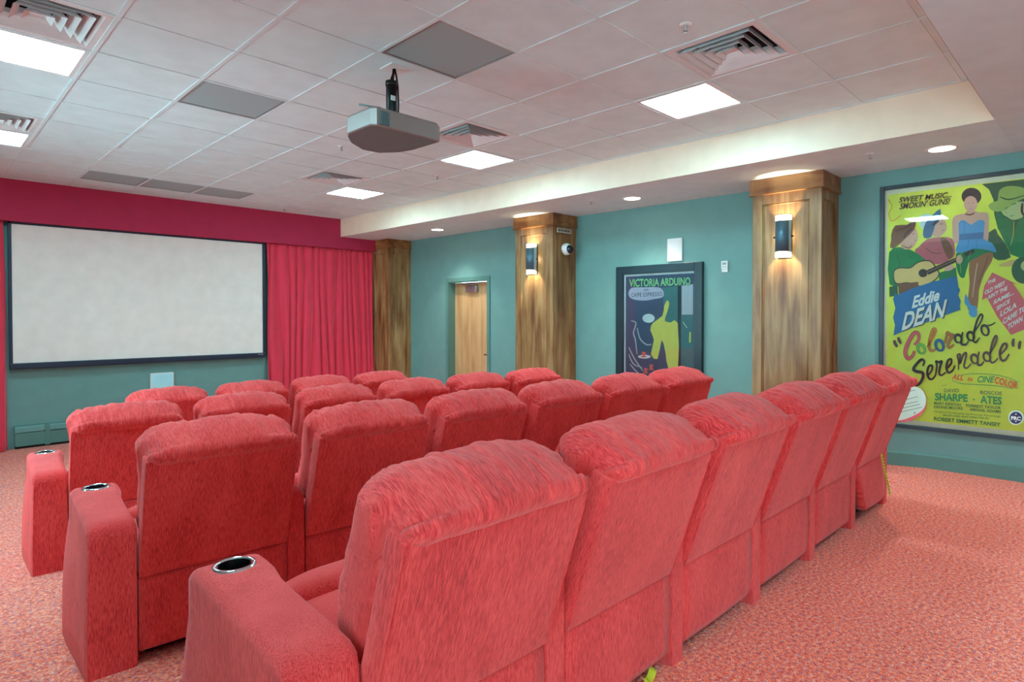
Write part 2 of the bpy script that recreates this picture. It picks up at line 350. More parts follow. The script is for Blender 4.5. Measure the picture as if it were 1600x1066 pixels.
vent(-1, -1, 'louvred vent overhead above the side aisle')
def grille(i, j, label, g=None):
    x0, x1, y0, y1 = tile_rect(i, j); t = thing('perforated_grille', label, 'ceiling grille', ((x0 + x1) / 2, (y0 + y1) / 2, CZ), 0, g)
    m = MB(); f = .014
    for a in ((x0, x0 + f, y0, y1), (x1 - f, x1, y0, y1), (x0 + f, x1 - f, y0, y0 + f), (x0 + f, x1 - f, y1 - f, y1)): m.box(*a, CZ + .001, CZ + .02)
    m.build('grille_frame', M['steel'], t)
    m = MB(); m.box(x0 + f, x1 - f, y0 + f, y1 - f, CZ + .006, CZ + .012); m.build('perforated_sheet', M['perf'], t)
grille(2, 1, 'large dark grey perforated ceiling grille beside the projector mount', 'perforated grilles in the ceiling')
grille(1, 4, 'grey perforated ceiling grille left of the projector', 'perforated grilles in the ceiling')
grille(1, 10, 'perforated grille above the screen, leftmost of three in a line', 'perforated grilles in the ceiling')
grille(2, 10, 'perforated grille above the screen, middle of three in a line', 'perforated grilles in the ceiling')
grille(3, 10, 'perforated grille above the screen, rightmost of three in a line', 'perforated grilles in the ceiling')
def sprinkler(x, y, z, label):
    t = thing('fire_sprinkler', label, 'sprinkler', (x, y, z), 0, 'fire sprinklers')
    m = MB(); m.lathe([(.0, z - .004), (.028, z - .006), (.034, z + .001)], (x, y, 0), 'z', 0, 20); m.build('escutcheon', M['whiteplastic'], t)
    m = MB(); m.lathe([(.007, z - .005), (.009, z - .02), (.004, z - .024), (.004, z - .036), (.015, z - .038), (.015, z - .040), (0, z - .041)], (x, y, 0), 'z', 0, 14)
    for s in (-1, 1): m.tube([(x + s * .008, y, z - .018), (x + s * .013, y, z - .027), (x + s * .004, y, z - .037)], .002, 0, 6)
    m.build('sprinkler_head', M['steel'], t)
sprinkler(3.033, 1.73, CZ, 'small fire sprinkler beside the nearest louvred vent')
sprinkler(2.917, 5.29, CZ, 'small fire sprinkler left of and beyond the projector')
sprinkler(4.02, 9.0, CZ, 'tiny fire sprinkler by the line of three grilles')
sprinkler(4.31, 5.63, CZ, 'tiny fire sprinkler between the projector and its nearest light panel')
sprinkler(5.482, 1.466, SZ, 'small fire sprinkler on the soffit by the big yellow poster')
sprinkler(5.50, 4.33, SZ, 'small fire sprinkler on the soffit over the framed espresso poster')
def downlight(y, label, x=5.708, k=1.0):
    t = thing('recessed_downlight', label, 'ceiling light', (x, y, SZ), 0, 'round downlights along the soffit')
    m = MB(); m.lathe([(.088, SZ - .004), (.10, SZ - .007), (.112, SZ - .004), (.114, SZ + .001)], (x, y, 0)); m.build('trim_ring', M['lightmetal'], t)
    m = MB(); m.lathe([(0, SZ - .0035), (.089, SZ - .0035)], (x, y, 0)); m.build('lens', M['lamp'], t)
    l = bpy.data.lights.new('downlight_beam', 'SPOT'); l.energy = DOWN_W * 4 * k; l.color = (1, .93, .82) if k == 1 else (.68, .95, 1); l.spot_size = R(104); l.spot_blend = .55; l.shadow_soft_size = .06
    o = bpy.data.objects.new('downlight_beam', l); C.objects.link(o); o.parent = t; o.location = (0, 0, -.02)
downlight(1.02, 'round lit downlight on the soffit above the big yellow poster')
downlight(3.91, 'round lit downlight on the soffit above the framed espresso poster')
downlight(7.45, 'small round lit downlight on the soffit above the door')
downlight(-.7, 'added round lit downlight on the rear soffit over the open carpet behind the seats', 4.6, 1.7)  # extra lamp added out of view to brighten the carpet on the right
downlight(-.7, 'added round lit downlight on the rear soffit above where the viewer stands', 1.9, 1.5)  # second unseen lamp, added to lift the nearest chair backs
# ------------------------------------------------------------------ wooden columns
def column(y0, y1, label, ywall_back=None):
    xf = 5.79; t = thing('wooden_column', label, 'column', (6.02, (y0 + y1) / 2, floor_z(y0)), 0, 'panelled wooden columns on the side wall')
    zb = floor_z(y1) - .03; zt = 2.50
    m = MB(); m.box(xf + .016, XW - .001, y0 + .016, y1 - .016, zb, zt)
    st, rl, zp0 = .092, .10, .30
    zr = zt - rl - .005
    for a, b in ((y0, y0 + st + .012), (y1 - st, y1)): m.box(xf, xf + .0159, a, b, zb, zt)
    for a, b in ((zr, zt), (zb, zp0)): m.box(xf + .0001, xf + .0159, y0 + st + .0122, y1 - st - .0002, a, b)
    for ya, yb in ((y0, y0 + .0159), (y1 - .0159, y1)):
        for a, b in ((xf + .016, xf + .08), (XW - .09, XW - .001)): m.box(a, b, ya, yb, zb, zt)
        for a, b in ((zr, zt), (zb, zp0)): m.box(xf + .0802, XW - .0902, ya + .0001, yb - .0001, a, b)
    m.build('column_shaft', M['wood'], t)
    m = MB(); yi0, yi1, zi1 = y0 + st + .012, y1 - st, zt - rl - .005
    def fr(p, ax):
        for a, b in zip(p, p[1:] + p[:1]): m.tube([a, b], .009, 0, 8)
    fr([(xf + .014, yi0 + .008, zp0 + .008), (xf + .014, yi1 - .008, zp0 + .008), (xf + .014, yi1 - .008, zi1 - .008), (xf + .014, yi0 + .008, zi1 - .008)], 'x')
    for yy in (y0 + .014, y1 - .014): fr([(xf + .088, yy, zp0 + .008), (XW - .098, yy, zp0 + .008), (XW - .098, yy, zi1 - .008), (xf + .088, yy, zi1 - .008)], 'y')
    m.build('panel_moulding', M['wood'], t)
    m = MB(); e = .022; m.box(xf - e, XW - .001, y0 - e, y1 + e, 2.492, SZ - .001, 0, .003); m.box(xf - e - .008, XW - .001, y0 - e - .008, y1 + e + .008, 2.484, 2.500, 0, .003)
    m.build('crown', M['wooddark'], t)
    m = MB(); m.box(xf - .018, XW - .001, y0 - .018, y1 + .018, zb, floor_z(y0) + .16, 0, .003); m.build('plinth', M['wooddark'], t)
    return t
column(1.936, 2.567, 'panelled wooden column with sconce beside the big yellow poster')
column(5.17, 5.845, 'panelled wooden column with sconce and dome camera, between door and espresso poster')
column(8.93, 9.46, 'panelled wooden column at the corner beside the red curtain, without sconce')
def sconce(yc, w, label):
    xf = 5.79 + .016; z0, z1 = 1.863, 2.268
    t = thing('wall_sconce', label, 'wall lamp', (xf, yc, z0), 0, 'curved metal and glass sconces on the columns')
    m = MB(); m.box(xf - .012, xf, yc - w / 2 + .02, yc + w / 2 - .02, z0 + .02, z1 - .02, 0, .003)
    for zz in (z0 + .12, z1 - .12): m.box(xf - .05, xf - .01, yc - .012, yc + .012, zz - .006, zz + .006)
    m.build('backplate', M['brass'], t)
    def curve(hw, dep, za, zb, th, m):
        rows = []
        for k in range(17):
            a = -math.pi / 2 + math.pi * k / 16; yy = yc + hw * math.sin(a); xx = xf - .035 - dep * math.cos(a)
            rows.append([(xx, yy, za), (xx, yy, zb), (xx + th, yy, zb), (xx + th, yy, za), (xx, yy, za)])
        m.grid(rows); 
    m = MB(); curve(w / 2, .075, z0, z1, .004, m); m.build('glass_shade', M['mica'], t)
    m = MB()
    for zz in (z0, z1):
        m.tube([(xf - .035 - .077 * math.cos(-math.pi / 2 + math.pi * k / 16), yc + (w / 2 + .002) * math.sin(-math.pi / 2 + math.pi * k / 16), zz) for k in range(17)], .003, 0, 6)
    for s in (-1, 1):
        m.tube([(xf - .035, yc + s * (w / 2 + .002), z0), (xf - .035, yc + s * (w / 2 + .002), z1)], .003, 0, 6)
        m.lathe([(0, -.012), (.008, -.01), (.010, 0), (.008, .01), (0, .012)], (xf - .045, yc + s * (w / 2 + .006), (z0 + z1) / 2), 'y', 0, 12)
    m.build('shade_rim', M['brass'], t)
    m = MB(); curve(w / 2 - .004, .088, z0 + .062, z1 - .058, .003, m); m.build('metal_shield', M['bronze'], t)
    m = MB(); m.lathe([(0, -.04), (.012, -.035), (.016, 0), (.012, .035), (0, .04)], (xf - .055, yc, (z0 + z1) / 2), 'z', 0, 14); m.build('bulb', M['bulb'], t)
    for s in (-1, 1):
        l = bpy.data.lights.new('sconce_beam', 'SPOT'); l.energy = SCONCE_W * 3; l.color = (1, .82, .55); l.spot_size = R(86); l.spot_blend = .35; l.shadow_soft_size = .012
        o = bpy.data.objects.new('sconce_beam', l); C.objects.link(o); o.parent = t; o.location = (-.055, 0, (z1 - z0) / 2 + s * .07); o.rotation_euler = (R(180) if s > 0 else 0, 0, 0)
sconce(2.262, .150, 'lit sconce with curved dark shield on the column beside the yellow poster')
sconce(5.512, .165, 'lit sconce with curved dark shield on the column with the dome camera')
# ------------------------------------------------------------------ small wall devices
t = thing('security_camera', 'white dome security camera with dark bubble on the wooden column side', 'security camera', (6.03, 5.17, 2.19))
m = MB(); m.lathe([(0, 5.171), (.075, 5.171), (.078, 5.15), (.074, 5.12), (.06, 5.10), (.052, 5.098)], (6.03, 0, 2.19), 'y'); m.build('camera_housing', M['whiteplastic'], t)
m = MB(); m.lathe([(.053, 5.10)] + [(.053 * math.cos(a), 5.10 - .053 * math.sin(a)) for a in [math.pi / 2 * k / 8 for k in range(9)]], (6.035, 0, 2.185), 'y'); m.build('dome', M['dome'], t)
t = thing('name_plate', 'small grey plate with dark lettering above the dome camera on the column', 'plate', (5.975, 5.146, 2.40))
m = MB(); m.box(5.84, 6.12, 5.138, 5.148, 2.392, 2.452, 0, .002); m.build('plate_body', M['plaque'], t)
m = MB()
for k, w_ in enumerate((.022, .014, .02, .012, .024, .016, .02, .014)): m.box(5.862 + k * .03, 5.862 + k * .03 + w_, 5.1368, 5.1382, 2.410, 2.434)
m.build('lettering', M['ink'], t)
t = thing('wall_speaker', 'white rectangular wall speaker above the framed espresso poster', 'speaker', (XW, 3.68, 1.956))
m = MB(); m.box(XW - .028, XW - .001, 3.585, 3.775, 1.956, 2.219, 0, .004); m.build('speaker_frame', M['whiteplastic'], t)
m = MB(); m.box(XW - .031, XW - .027, 3.603, 3.757, 1.974, 2.201); m.build('speaker_grille', M['lightmetal'], t)
t = thing('thermostat', 'small white thermostat on the teal wall beside the column', 'thermostat', (XW, 3.07, 1.80))
m = MB(); m.box(XW - .026, XW - .001, 3.035, 3.11, 1.835, 1.922, 0, .004); m.box(XW - .018, XW - .001, 3.037, 3.108, 1.80, 1.834, 0, .003); m.build('thermostat_body', M['whiteplastic'], t)
m = MB(); m.box(XW - .0275, XW - .0255, 3.05, 3.095, 1.88, 1.905)
for k in range(3): m.box(XW - .0275, XW - .0255, 3.052 + k * .016, 3.062 + k * .016, 1.855, 1.862)
m.build('display', mat('grey display', (150, 165, 165), .3), t)
# ------------------------------------------------------------------ projector
t = thing('projector', 'grey video projector hanging from the ceiling on a black pole', 'projector', (2.2, 3.37, 2.43))
foot = [(1.936, 3.10), (2.38, 3.10), (2.415, 3.13), (2.40, 3.40), (2.36, 3.49), (2.25, 3.575), (2.12, 3.575), (2.0, 3.51), (1.93, 3.43), (1.905, 3.38), (1.91, 3.13)]
def cat_rom(pts, n=6, closed=False):
    out = []; N = len(pts)
    rng = range(N if closed else N - 1)
    for i in rng:
        g = (lambda k: pts[k % N]) if closed else (lambda k: pts[max(0, min(N - 1, k))])
        a, b, c, d = g(i - 1), g(i), g(i + 1), g(i + 2)
        for s in range(n):
            q = s / n; out.append(tuple(.5 * ((2 * b[k]) + (-a[k] + c[k]) * q + (2 * a[k] - 5 * b[k] + 4 * c[k] - d[k]) * q * q + (-a[k] + 3 * b[k] - 3 * c[k] + d[k]) * q ** 3) for k in range(2)))
    if not closed: out.append(tuple(pts[-1]))
    return out
def pj(z, s):
    return [(2.16 + (x - 2.16) * s, 3.33 + (y - 3.33) * s, z - .022 * max(0, 1 - ((x - 2.16) / .27) ** 2) * (1 if z < 2.5 else 0)) for x, y in foot]
m = MB(); rows = [pj(2.445, .97), pj(2.452, 1.0), pj(2.54, 1.0), pj(2.552, .97)]; m.grid(rows, 0, True, False); m.face(rows[-1]); m.build('projector_body', M['pjbody'], t)
m = MB(); m.face(pj(2.4455, .975)[::-1]); m.build('projector_underside', M['pjdark'], t)
m = MB(); m.box(1.955, 2.02, 3.093, 3.101, 2.45, 2.53)
for k in range(5): m.box(1.958 + k * .012, 1.963 + k * .012, 3.088, 3.094, 2.452, 2.528)
m.build('vent_slats', M['pjdark'], t); m = MB(); m.box(2.40, 2.417, 3.16, 3.26, 2.455, 2.53); m.build('side_grille', M['pjdark'], t)
m = MB(); m.lathe([(.0, 3.60), (.03, 3.60), (.036, 3.55)], (2.17, 0, 2.50), 'y', 0, 20); m.build('lens', M['cup'], t)
m = MB(); m.box(2.0, 2.36, 3.16, 3.5, 2.552, 2.562); m.box(2.06, 2.34, 3.2, 3.26, 2.562, 2.572); m.lathe([(.08, 2.562), (.06, 2.59), (.03, 2.60)], (2.2, 3.35, 0), 'z', 0, 20); m.tube([(1.99, 3.15, 2.565), (1.90, 3.24, 2.585)], .006); m.build('mount_plate', M['pjdark'], t)
m = MB(); m.lathe([(.034, 2.59), (.034, 2.80), (.038, 2.80), (.038, 2.83), (0, 2.83)], (2.2, 3.35, 0), 'z', 0, 20); m.tube([(2.2, 3.35, 2.82), (2.22, 3.37, 2.86), (2.245, 3.385, 2.93)], .013); m.build('mount_pole', M['pole'], t)
m = MB(); m.tube([(2.236, 3.33, 2.60), (2.242, 3.335, 2.70), (2.238, 3.335, 2.80), (2.252, 3.37, 2.88), (2.25, 3.385, 2.93)], .006); m.build('power_cable', M['pole'], t)
m = MB(); m.box(2.175, 2.205, 3.312, 3.318, 2.70, 2.73); m.build('cable_tag', M['whiteplastic'], t)
m = MB(); m.box(2.18, 2.33, 3.31, 3.45, CZ - .004, CZ + .004, 0, .002); m.build('ceiling_plate', M['lightmetal'], t)
# ------------------------------------------------------------------ screen wall
t = thing('projection_screen', 'wide blank projection screen in a dark frame under the red valance', 'projection screen', (2.37, 9.42, .68))
m = MB(); m.box(.883, 3.848, 9.40, 9.41, .755, 2.425); m.build('screen_surface', M['screen'], t)
m = MB(); m.box(.852, .886, 9.385, 9.43, .69, 2.462, 0, .003); m.box(3.845, 3.885, 9.385, 9.43, .69, 2.462, 0, .003); m.box(.852, 3.885, 9.385, 9.43, 2.42, 2.462, 0, .003); m.build('screen_frame', M['black'], t)
m = MB(); m.box(.852, 3.885, 9.37, 9.44, .685, .758, 0, .012); m.build('bottom_bar', M['black'], t)
m = MB(); m.box(3.76, 3.84, 9.366, 9.371, .728, .742); m.build('badge', M['steel'], t)
for x in (1.0, 2.37, 3.7): m = MB(); m.box(x - .03, x + .03, 9.42, 9.4995, 1.2, 1.3); m.build('wall_bracket', M['brass'], t)
def drape(x0, x1, zb, zt, label, seed, n):
    random.seed(seed); ph = [(random.uniform(0, 6), random.uniform(.7, 1.3)) for _ in range(6)]; W = x1 - x0
    rows = []; NZ = 36; NX = int(n * 22)
    for iz in range(NZ + 1):
        q = iz / NZ; z = zt + (zb - zt) * q; row = []
        for ix in range(NX + 1):
            u = ix / NX; uu = u * n + .6 * math.sin(u * 5 + ph[0][0]) + 1.1 * noise.noise(Vector((u * 7, q * .8, seed))) + .35 * math.sin(q * 2.2 + u * 9 + ph[1][0]) * q
            amp = .018 + .024 * min(1, q * 1.4) + .010 * noise.noise(Vector((u * n * .6, q * 1.2, seed)))
            w_ = math.sin(2 * math.pi * uu); fold = math.copysign(abs(w_) ** .7, w_)
            y = 9.395 + amp * fold + .012 * noise.noise(Vector((u * n * 1.7, q * 2.5, seed + 9)))
            x = x0 + W * u + .012 * math.cos(2 * math.pi * uu) + (.03 * q * (u - .3))
            row.append((x, y, z + (.008 * fold if iz == NZ else 0)))
        rows.append(row)
    m = MB(); m.grid(rows); o = m.build('curtain', M['curtain']); sm = o.modifiers.new('thickness', 'SOLIDIFY'); sm.thickness = .004
    tag(o, label, 'curtain', 'red stage curtains'); return o
drape(3.915, 5.775, -.24, 2.455, 'wide red pleated curtain between the screen and the corner column', 3, 16)
drape(-1.45, .82, -.272, 2.455, 'narrow strip of red curtain beside the left side of the screen', 7, 18)
t = thing('baseboard_heater', 'low teal baseboard heater along the wall below the screen', 'heater', (2.4, 9.46, -.28))
m = MB(); rows = [[(x, 9.499, -.012), (x, 9.45, -.012), (x, 9.434, -.03), (x, 9.434, -.085), (x, 9.446, -.09)] for x in (.90, 3.89)]; m.grid(rows, sm=False); m.box(.9, 3.89, 9.485, 9.499, -.25, -.012); m.build('top_cover', M['wall'], t)
m = MB(); m.box(.90, 3.89, 9.430, 9.442, -.25, -.095, 0, .002); m.build('front_panel', M['trimteal'], t)
for x in (1.21, 2.4, 3.5):
    m = MB(); m.box(x - .025, x + .025, 9.426, 9.46, -.262, -.010, 0, .002); m.build('joint_cover', M['trimteal'], t)
m = MB(); m.box(.9, 3.89, 9.45, 9.49, -.279, -.24); m.build('heater_base', M['pole'], t)
t = thing('wall_speaker', 'pale blank square panel on the teal wall below the screen', 'speaker', (2.48, YF, .22))
m = MB(); m.box(2.34, 2.625, 9.455, 9.499, .20, .535, 0, .004); m.build('speaker_frame', M['whiteplastic'], t)
m = MB(); m.box(2.355, 2.61, 9.451, 9.456, .215, .52); m.build('speaker_grille', mat('pale blue grille', (176, 232, 242), .6), t)
# ------------------------------------------------------------------ posters
_tc = {}
def text2d(s, bold=0.0, shear=0.0):
    k = (s, bold, shear)
    if k in _tc: return _tc[k]
    cu = bpy.data.curves.new('t', 'FONT'); cu.body = s; cu.size = 1; cu.offset = bold; cu.shear = shear; cu.resolution_u = 3; cu.dimensions = '2D'; cu.fill_mode = 'BOTH'
    ob = bpy.data.objects.new('t', cu); me = bpy.data.meshes.new_from_object(ob)
    vs = [tuple(v.co[:2]) for v in me.vertices]; fs = [tuple(p.vertices) for p in me.polygons]
    bpy.data.objects.remove(ob); bpy.data.curves.remove(cu); bpy.data.meshes.remove(me)
    _tc[k] = (vs, fs); return _tc[k]
class Print:
    """flat artwork on a sheet that hangs on the side wall; every shape is laid on the sheet itself"""
    def __init__(s, X): s.X = X; s.mb = MB(); s.mats = []; s.layer = 0
    def mi(s, m):
        if m not in s.mats: s.mats.append(m)
        return s.mats.index(m)
    def put(s, pts2, fs, m):
        x = s.X - s.layer * .00015; s.mb.add([(x, a, b) for a, b in pts2], fs, s.mi(m))
    def poly(s, px, m, sm=0):
        s.layer += 1
        if sm: px = cat_rom(px, sm, True)
        s.put([on_x(a, b, s.X) for a, b in px], [tuple(range(len(px)))], m)
    def rect(s, y0, y1, z0, z1, m): s.layer += 1; s.put([(y0, z0), (y1, z0), (y1, z1), (y0, z1)], [(0, 1, 2, 3)], m)
    def ell(s, cx, cy, rx, ry, m, rot=0, n=28):
        c, q = math.cos(R(rot)), math.sin(R(rot))
        s.poly([(cx + rx * math.cos(a) * c - ry * math.sin(a) * q, cy + rx * math.cos(a) * q + ry * math.sin(a) * c) for a in [2 * math.pi * k / n for k in range(n)]], m)
    def stroke(s, px, wd, m, n=5, smooth=True):
        s.layer += 1; p = cat_rom(px, n) if smooth and len(px) > 2 else px
        vs = []; fs = []
        for i, a in enumerate(p):
            b0, b1 = p[max(0, i - 1)], p[min(len(p) - 1, i + 1)]; dx, dy = b1[0] - b0[0], b1[1] - b0[1]; L = math.hypot(dx, dy) or 1
            q = i / (len(p) - 1); ww = wd * (.55 + .45 * math.sin(math.pi * min(1, max(0, q * .9 + .05))))
            vs += [(a[0] - dy / L * ww / 2, a[1] + dx / L * ww / 2), (a[0] + dy / L * ww / 2, a[1] - dx / L * ww / 2)]
            if i: k = 2 * i; fs.append((k - 2, k - 1, k + 1, k))
        s.put([on_x(a, b, s.X) for a, b in vs], fs, m)
    def text(s, t, A, B, cap, m, bold=.0, shear=0.0, arc=0):
        s.layer += 1; vs, fs = text2d(t, bold, shear)
        x0 = min(v[0] for v in vs); x1 = max(v[0] for v in vs); W = x1 - x0; ch = .70
        out = []
        for x, y in vs:
            q = (x - x0) / W; bx, by = A[0] + (B[0] - A[0]) * q, A[1] + (B[1] - A[1]) * q; by -= arc * math.sin(math.pi * q)
            out.append(on_x(bx, by - cap * y / ch, s.X))
        s.put(out, fs, m)
def zc(ox, oy, sc_): return lambda pts: [(ox + a / sc_, oy + b / sc_) for a, b in pts]
c_yel, c_grn, c_dgrn, c_blue, c_pink = flat('poster yellow', (232, 240, 84)), flat('poster green', (34, 128, 74)), flat('poster dark green', (52, 96, 62)), flat('poster blue', (44, 112, 168)), flat('poster rose', (226, 104, 112))
c_white, c_dark, c_skin, c_brown, c_olive = flat('poster white', (232, 236, 228)), flat('poster dark brown', (66, 46, 48)), flat('poster skin', (222, 172, 150)), flat('poster brown', (128, 78, 52)), flat('poster olive', (166, 190, 92))
c_cream, c_bhat, c_gskin, c_sky, c_tan = flat('poster border cream', (224, 222, 196)), flat('poster slate blue', (70, 110, 150)), flat('poster green-lit skin', (196, 206, 140)), flat('poster light blue', (88, 160, 210)), flat('poster guitar tan', (222, 190, 120))
c_orange, c_navy, c_ppink, c_leg, c_lt = flat('poster orange', (222, 140, 62)), flat('poster navy', (44, 50, 92)), flat('poster shirt pink', (196, 104, 112)), flat('poster leg brown', (168, 112, 76)), flat('poster pale teal', (206, 230, 218))
def poster_frame(t, X0, y0, y1, z0, z1, fw, dep, mt):
    m = MB()
    for a in ((y0, y0 + fw, z0, z1), (y1 - fw, y1, z0, z1), (y0 + fw, y1 - fw, z0, z0 + fw), (y0 + fw, y1 - fw, z1 - fw, z1)): m.box(X0 - dep, X0 - .001, *a, 0, .004)
    m.build('picture_frame', mt, t)
    m = MB(); m.box(X0 - dep + .012, X0 - dep + .015, y0 + fw, y1 - fw, z0 + fw, z1 - fw); m.build('picture_glass', M['glass'], t)
# big yellow film poster
t = thing('framed_poster', 'huge yellow western film poster with lettering in a thin dark frame', 'poster', (XW, 1.0, .33))
PY0, PY1, PZ0, PZ1 = .43, 1.577, .33, 2.495
poster_frame(t, XW, PY0, PY1, PZ0, PZ1, .034, .04, M['frame_grey'])
P = Print(XW - .012); X = P.X
P.rect(PY0 + .03, PY1 - .03, PZ0 + .03, PZ1 - .03, c_cream); P.rect(PY0 + .055, PY1 - .058, PZ0 + .075, PZ1 - .075, c_yel)
K = zc(1300, 240, 4.44); K6 = zc(1470, 270, 3.946); K7 = zc(1300, 450, 3.44); K5 = zc(1380, 470, 5.923); KC = zc(1380, 600, 6.664)
P.poly(K([(1040, 212), (1090, 250), (1120, 320), (1125, 420), (1150, 520), (1200, 600), (1240, 700), (1400, 760), (1400, 170), (1332, 178)]), c_dgrn)
P.poly(K([(1140, 400), (1180, 430), (1250, 470), (1240, 690), (1180, 580), (1145, 500)]), c_grn)
P.poly(K([(1320, 440), (1290, 470), (1262, 560), (1235, 695), (1400, 760), (1400, 430)]), c_grn, 0)
P.poly(K([(1178, 380), (1185, 420), (1215, 440), (1250, 460), (1290, 455), (1330, 430), (1340, 340), (1260, 340)]), c_gskin, 3)
P.poly(K([(1085, 360), (1120, 335), (1150, 325), (1160, 260), (1210, 228), (1290, 228), (1345, 250), (1350, 300), (1290, 330), (1230, 375), (1170, 402), (1110, 395)]), c_olive, 3)
P.poly(K([(1160, 770), (1240, 740), (1360, 725), (1400, 740), (1400, 780), (1160, 785)]), c_tan); P.ell(*K([(1330, 810)])[0], 19, 21, c_dgrn)
P.ell(*K([(1345, 780)])[0], 8, 8, c_gskin)
P.poly(K([(1060, 590), (1130, 520), (1150, 560), (1200, 620), (1240, 720), (1150, 740), (1110, 700)]), c_dgrn, 2)
# seated woman
P.poly(K([(935, 400), (1000, 400), (1010, 408), (1065, 408), (1088, 430), (1088, 520), (1082, 610), (1050, 600), (1045, 480), (960, 500), (885, 480), (890, 600), (845, 620), (835, 520), (838, 450), (870, 425), (925, 415)]), c_skin, 2)
P.poly(K([(955, 740), (1060, 685), (1118, 690), (1108, 750), (1060, 830), (1020, 950), (1008, 1080), (940, 1080), (955, 900)]), c_leg, 2)
P.poly(K([(860, 700), (900, 660), (1000, 650), (1130, 680), (1140, 690), (1070, 690), (1010, 720), (950, 755), (920, 860), (885, 850), (862, 780)]), c_grn, 2)
P.poly(K([(878, 482), (920, 464), (965, 495), (1012, 464), (1062, 474), (1050, 590), (1110, 620), (1142, 685), (1090, 672), (990, 660), (900, 690), (856, 672), (882, 600)]), c_sky, 2)
P.poly(K([(884, 560), (1052, 545), (1050, 590), (880, 602)]), c_blue)
P.ell(*K([(968, 298)])[0], 15.5, 13.5, c_dark); P.ell(*K([(962, 350)])[0], 10.5, 12.5, c_skin)
P.stroke(K([(925, 420), (960, 425), (990, 412)]), 2.5, c_brown); P.stroke(K([(940, 345), (955, 343)]), .8, c_dark, smooth=False); P.stroke(K([(972, 343), (988, 341)]), .8, c_dark, smooth=False); P.stroke(K([(952, 380), (972, 380)]), 1.1, c_pink, smooth=False)
P.poly(K7([(720, 30), (712, 80), (735, 110), (735, 140), (755, 158), (780, 150), (776, 100), (745, 90)]), c_sky, 2)
# two singers
P.poly(K([(575, 680), (600, 650), (660, 595), (750, 580), (835, 590), (852, 660), (845, 720), (740, 770), (660, 750)]), c_ppink, 2)
P.poly(K([(752, 588), (790, 590), (830, 640), (842, 700), (815, 735), (785, 690)]), c_brown, 2)
P.poly(K([(690, 480), (770, 455), (795, 500), (790, 540), (740, 580), (690, 560)]), c_skin, 2)
P.poly(K([(608, 440), (640, 420), (690, 425), (680, 500), (640, 525), (612, 500)]), c_lt, 2)
P.poly(K([(640, 585), (632, 540), (655, 470), (700, 425), (752, 384), (752, 450), (715, 500), (690, 580)]), c_bhat, 2)
P.poly(K([(398, 685), (470, 650), (560, 675), (650, 740), (640, 820), (510, 905), (400, 910)]), c_grn, 2)
P.poly(K([(480, 555), (560, 505), (597, 560), (590, 610), (545, 665), (480, 650)]), c_skin, 2)
P.poly(K([(404, 655), (412, 600), (412, 560), (440, 500), (520, 495), (560, 465), (583, 470), (570, 530), (510, 590), (450, 645)]), c_brown, 2)
P.poly(K([(740, 830), (860, 790), (866, 850), (745, 890)]), c_grn)
P.poly(K([(428, 815), (470, 790), (540, 790), (600, 750), (680, 742), (725, 790), (748, 840), (700, 895), (610, 925), (530, 900), (440, 905)]), c_dark, 3)
P.poly(K([(434, 820), (475, 797), (545, 797), (602, 757), (678, 749), (718, 795), (740, 840), (695, 888), (608, 917), (530, 893), (445, 897)]), c_tan, 3)
P.ell(*K([(632, 830)])[0], 7, 6.5, c_dark); P.poly(K([(655, 812), (882, 712), (902, 735), (670, 842)]), c_dark); P.poly(K([(915, 692), (982, 660), (993, 685), (928, 718)]), c_dark)
P.ell(*K([(885, 735)])[0], 5, 7, c_skin); P.ell(*K([(815, 795)])[0], 8, 4, c_skin, -20)
P.poly(K([(398, 925), (455, 915), (460, 985), (400, 995)]), c_dgrn); P.poly(K([(460, 905), (600, 890), (600, 930), (465, 985)]), c_brown)
# faces, folds and hair
for q, w_, mt in (([(500, 590), (512, 560), (540, 535), (560, 520)], 3.5, c_dark), ([(558, 560), (570, 556)], 1.2, c_dark), ([(572, 600), (590, 603)], 1.0, c_brown), ([(490, 640), (530, 655), (556, 640)], 1.6, c_brown), ([(700, 500), (716, 482), (740, 470)], 3, c_dark), ([(752, 492), (768, 488)], 1.2, c_dark), ([(762, 535), (782, 530)], 1.0, c_brown),
        ([(1200, 385), (1222, 372)], 1.8, c_dgrn), ([(1245, 355), (1278, 346)], 2.0, c_dgrn), ([(1212, 372), (1206, 412), (1220, 420)], 1.0, c_olive), ([(1232, 436), (1262, 430)], 1.4, c_dgrn), ([(1322, 345), (1318, 400), (1330, 430)], 3.5, c_dark), ([(1262, 470), (1258, 560), (1240, 640)], 2, c_olive),
        ([(900, 690), (890, 740), (895, 830)], 1.2, c_olive), ([(930, 690), (915, 760)], 1.2, c_dgrn), ([(965, 680), (945, 735)], 1.0, c_olive), ([(1010, 760), (995, 850), (975, 1000)], 2.2, c_skin), ([(1085, 710), (1060, 790), (1015, 900)], 1.6, c_brown), ([(950, 600), (940, 660)], 1, c_blue), ([(1000, 600), (1010, 655)], 1, c_blue), ([(920, 470), (915, 560)], 1, c_blue),
        ([(450, 700), (470, 760), (460, 800)], 1.6, c_dgrn), ([(530, 690), (560, 730)], 1.6, c_dgrn), ([(630, 640), (700, 690), (760, 690)], 1.4, c_brown), ([(660, 620), (640, 680), (660, 730)], 1.2, c_pink), ([(1150, 450), (1200, 440)], 2, c_dgrn), ([(1150, 520), (1210, 500)], 2, c_dgrn), ([(440, 540), (500, 520), (560, 490)], 1.6, c_dark), ([(1165, 300), (1230, 320), (1340, 290)], 2, c_dgrn), ([(660, 825), (890, 722)], .7, c_tan)):
    P.stroke(K(q), w_, mt, smooth=len(q) > 2)
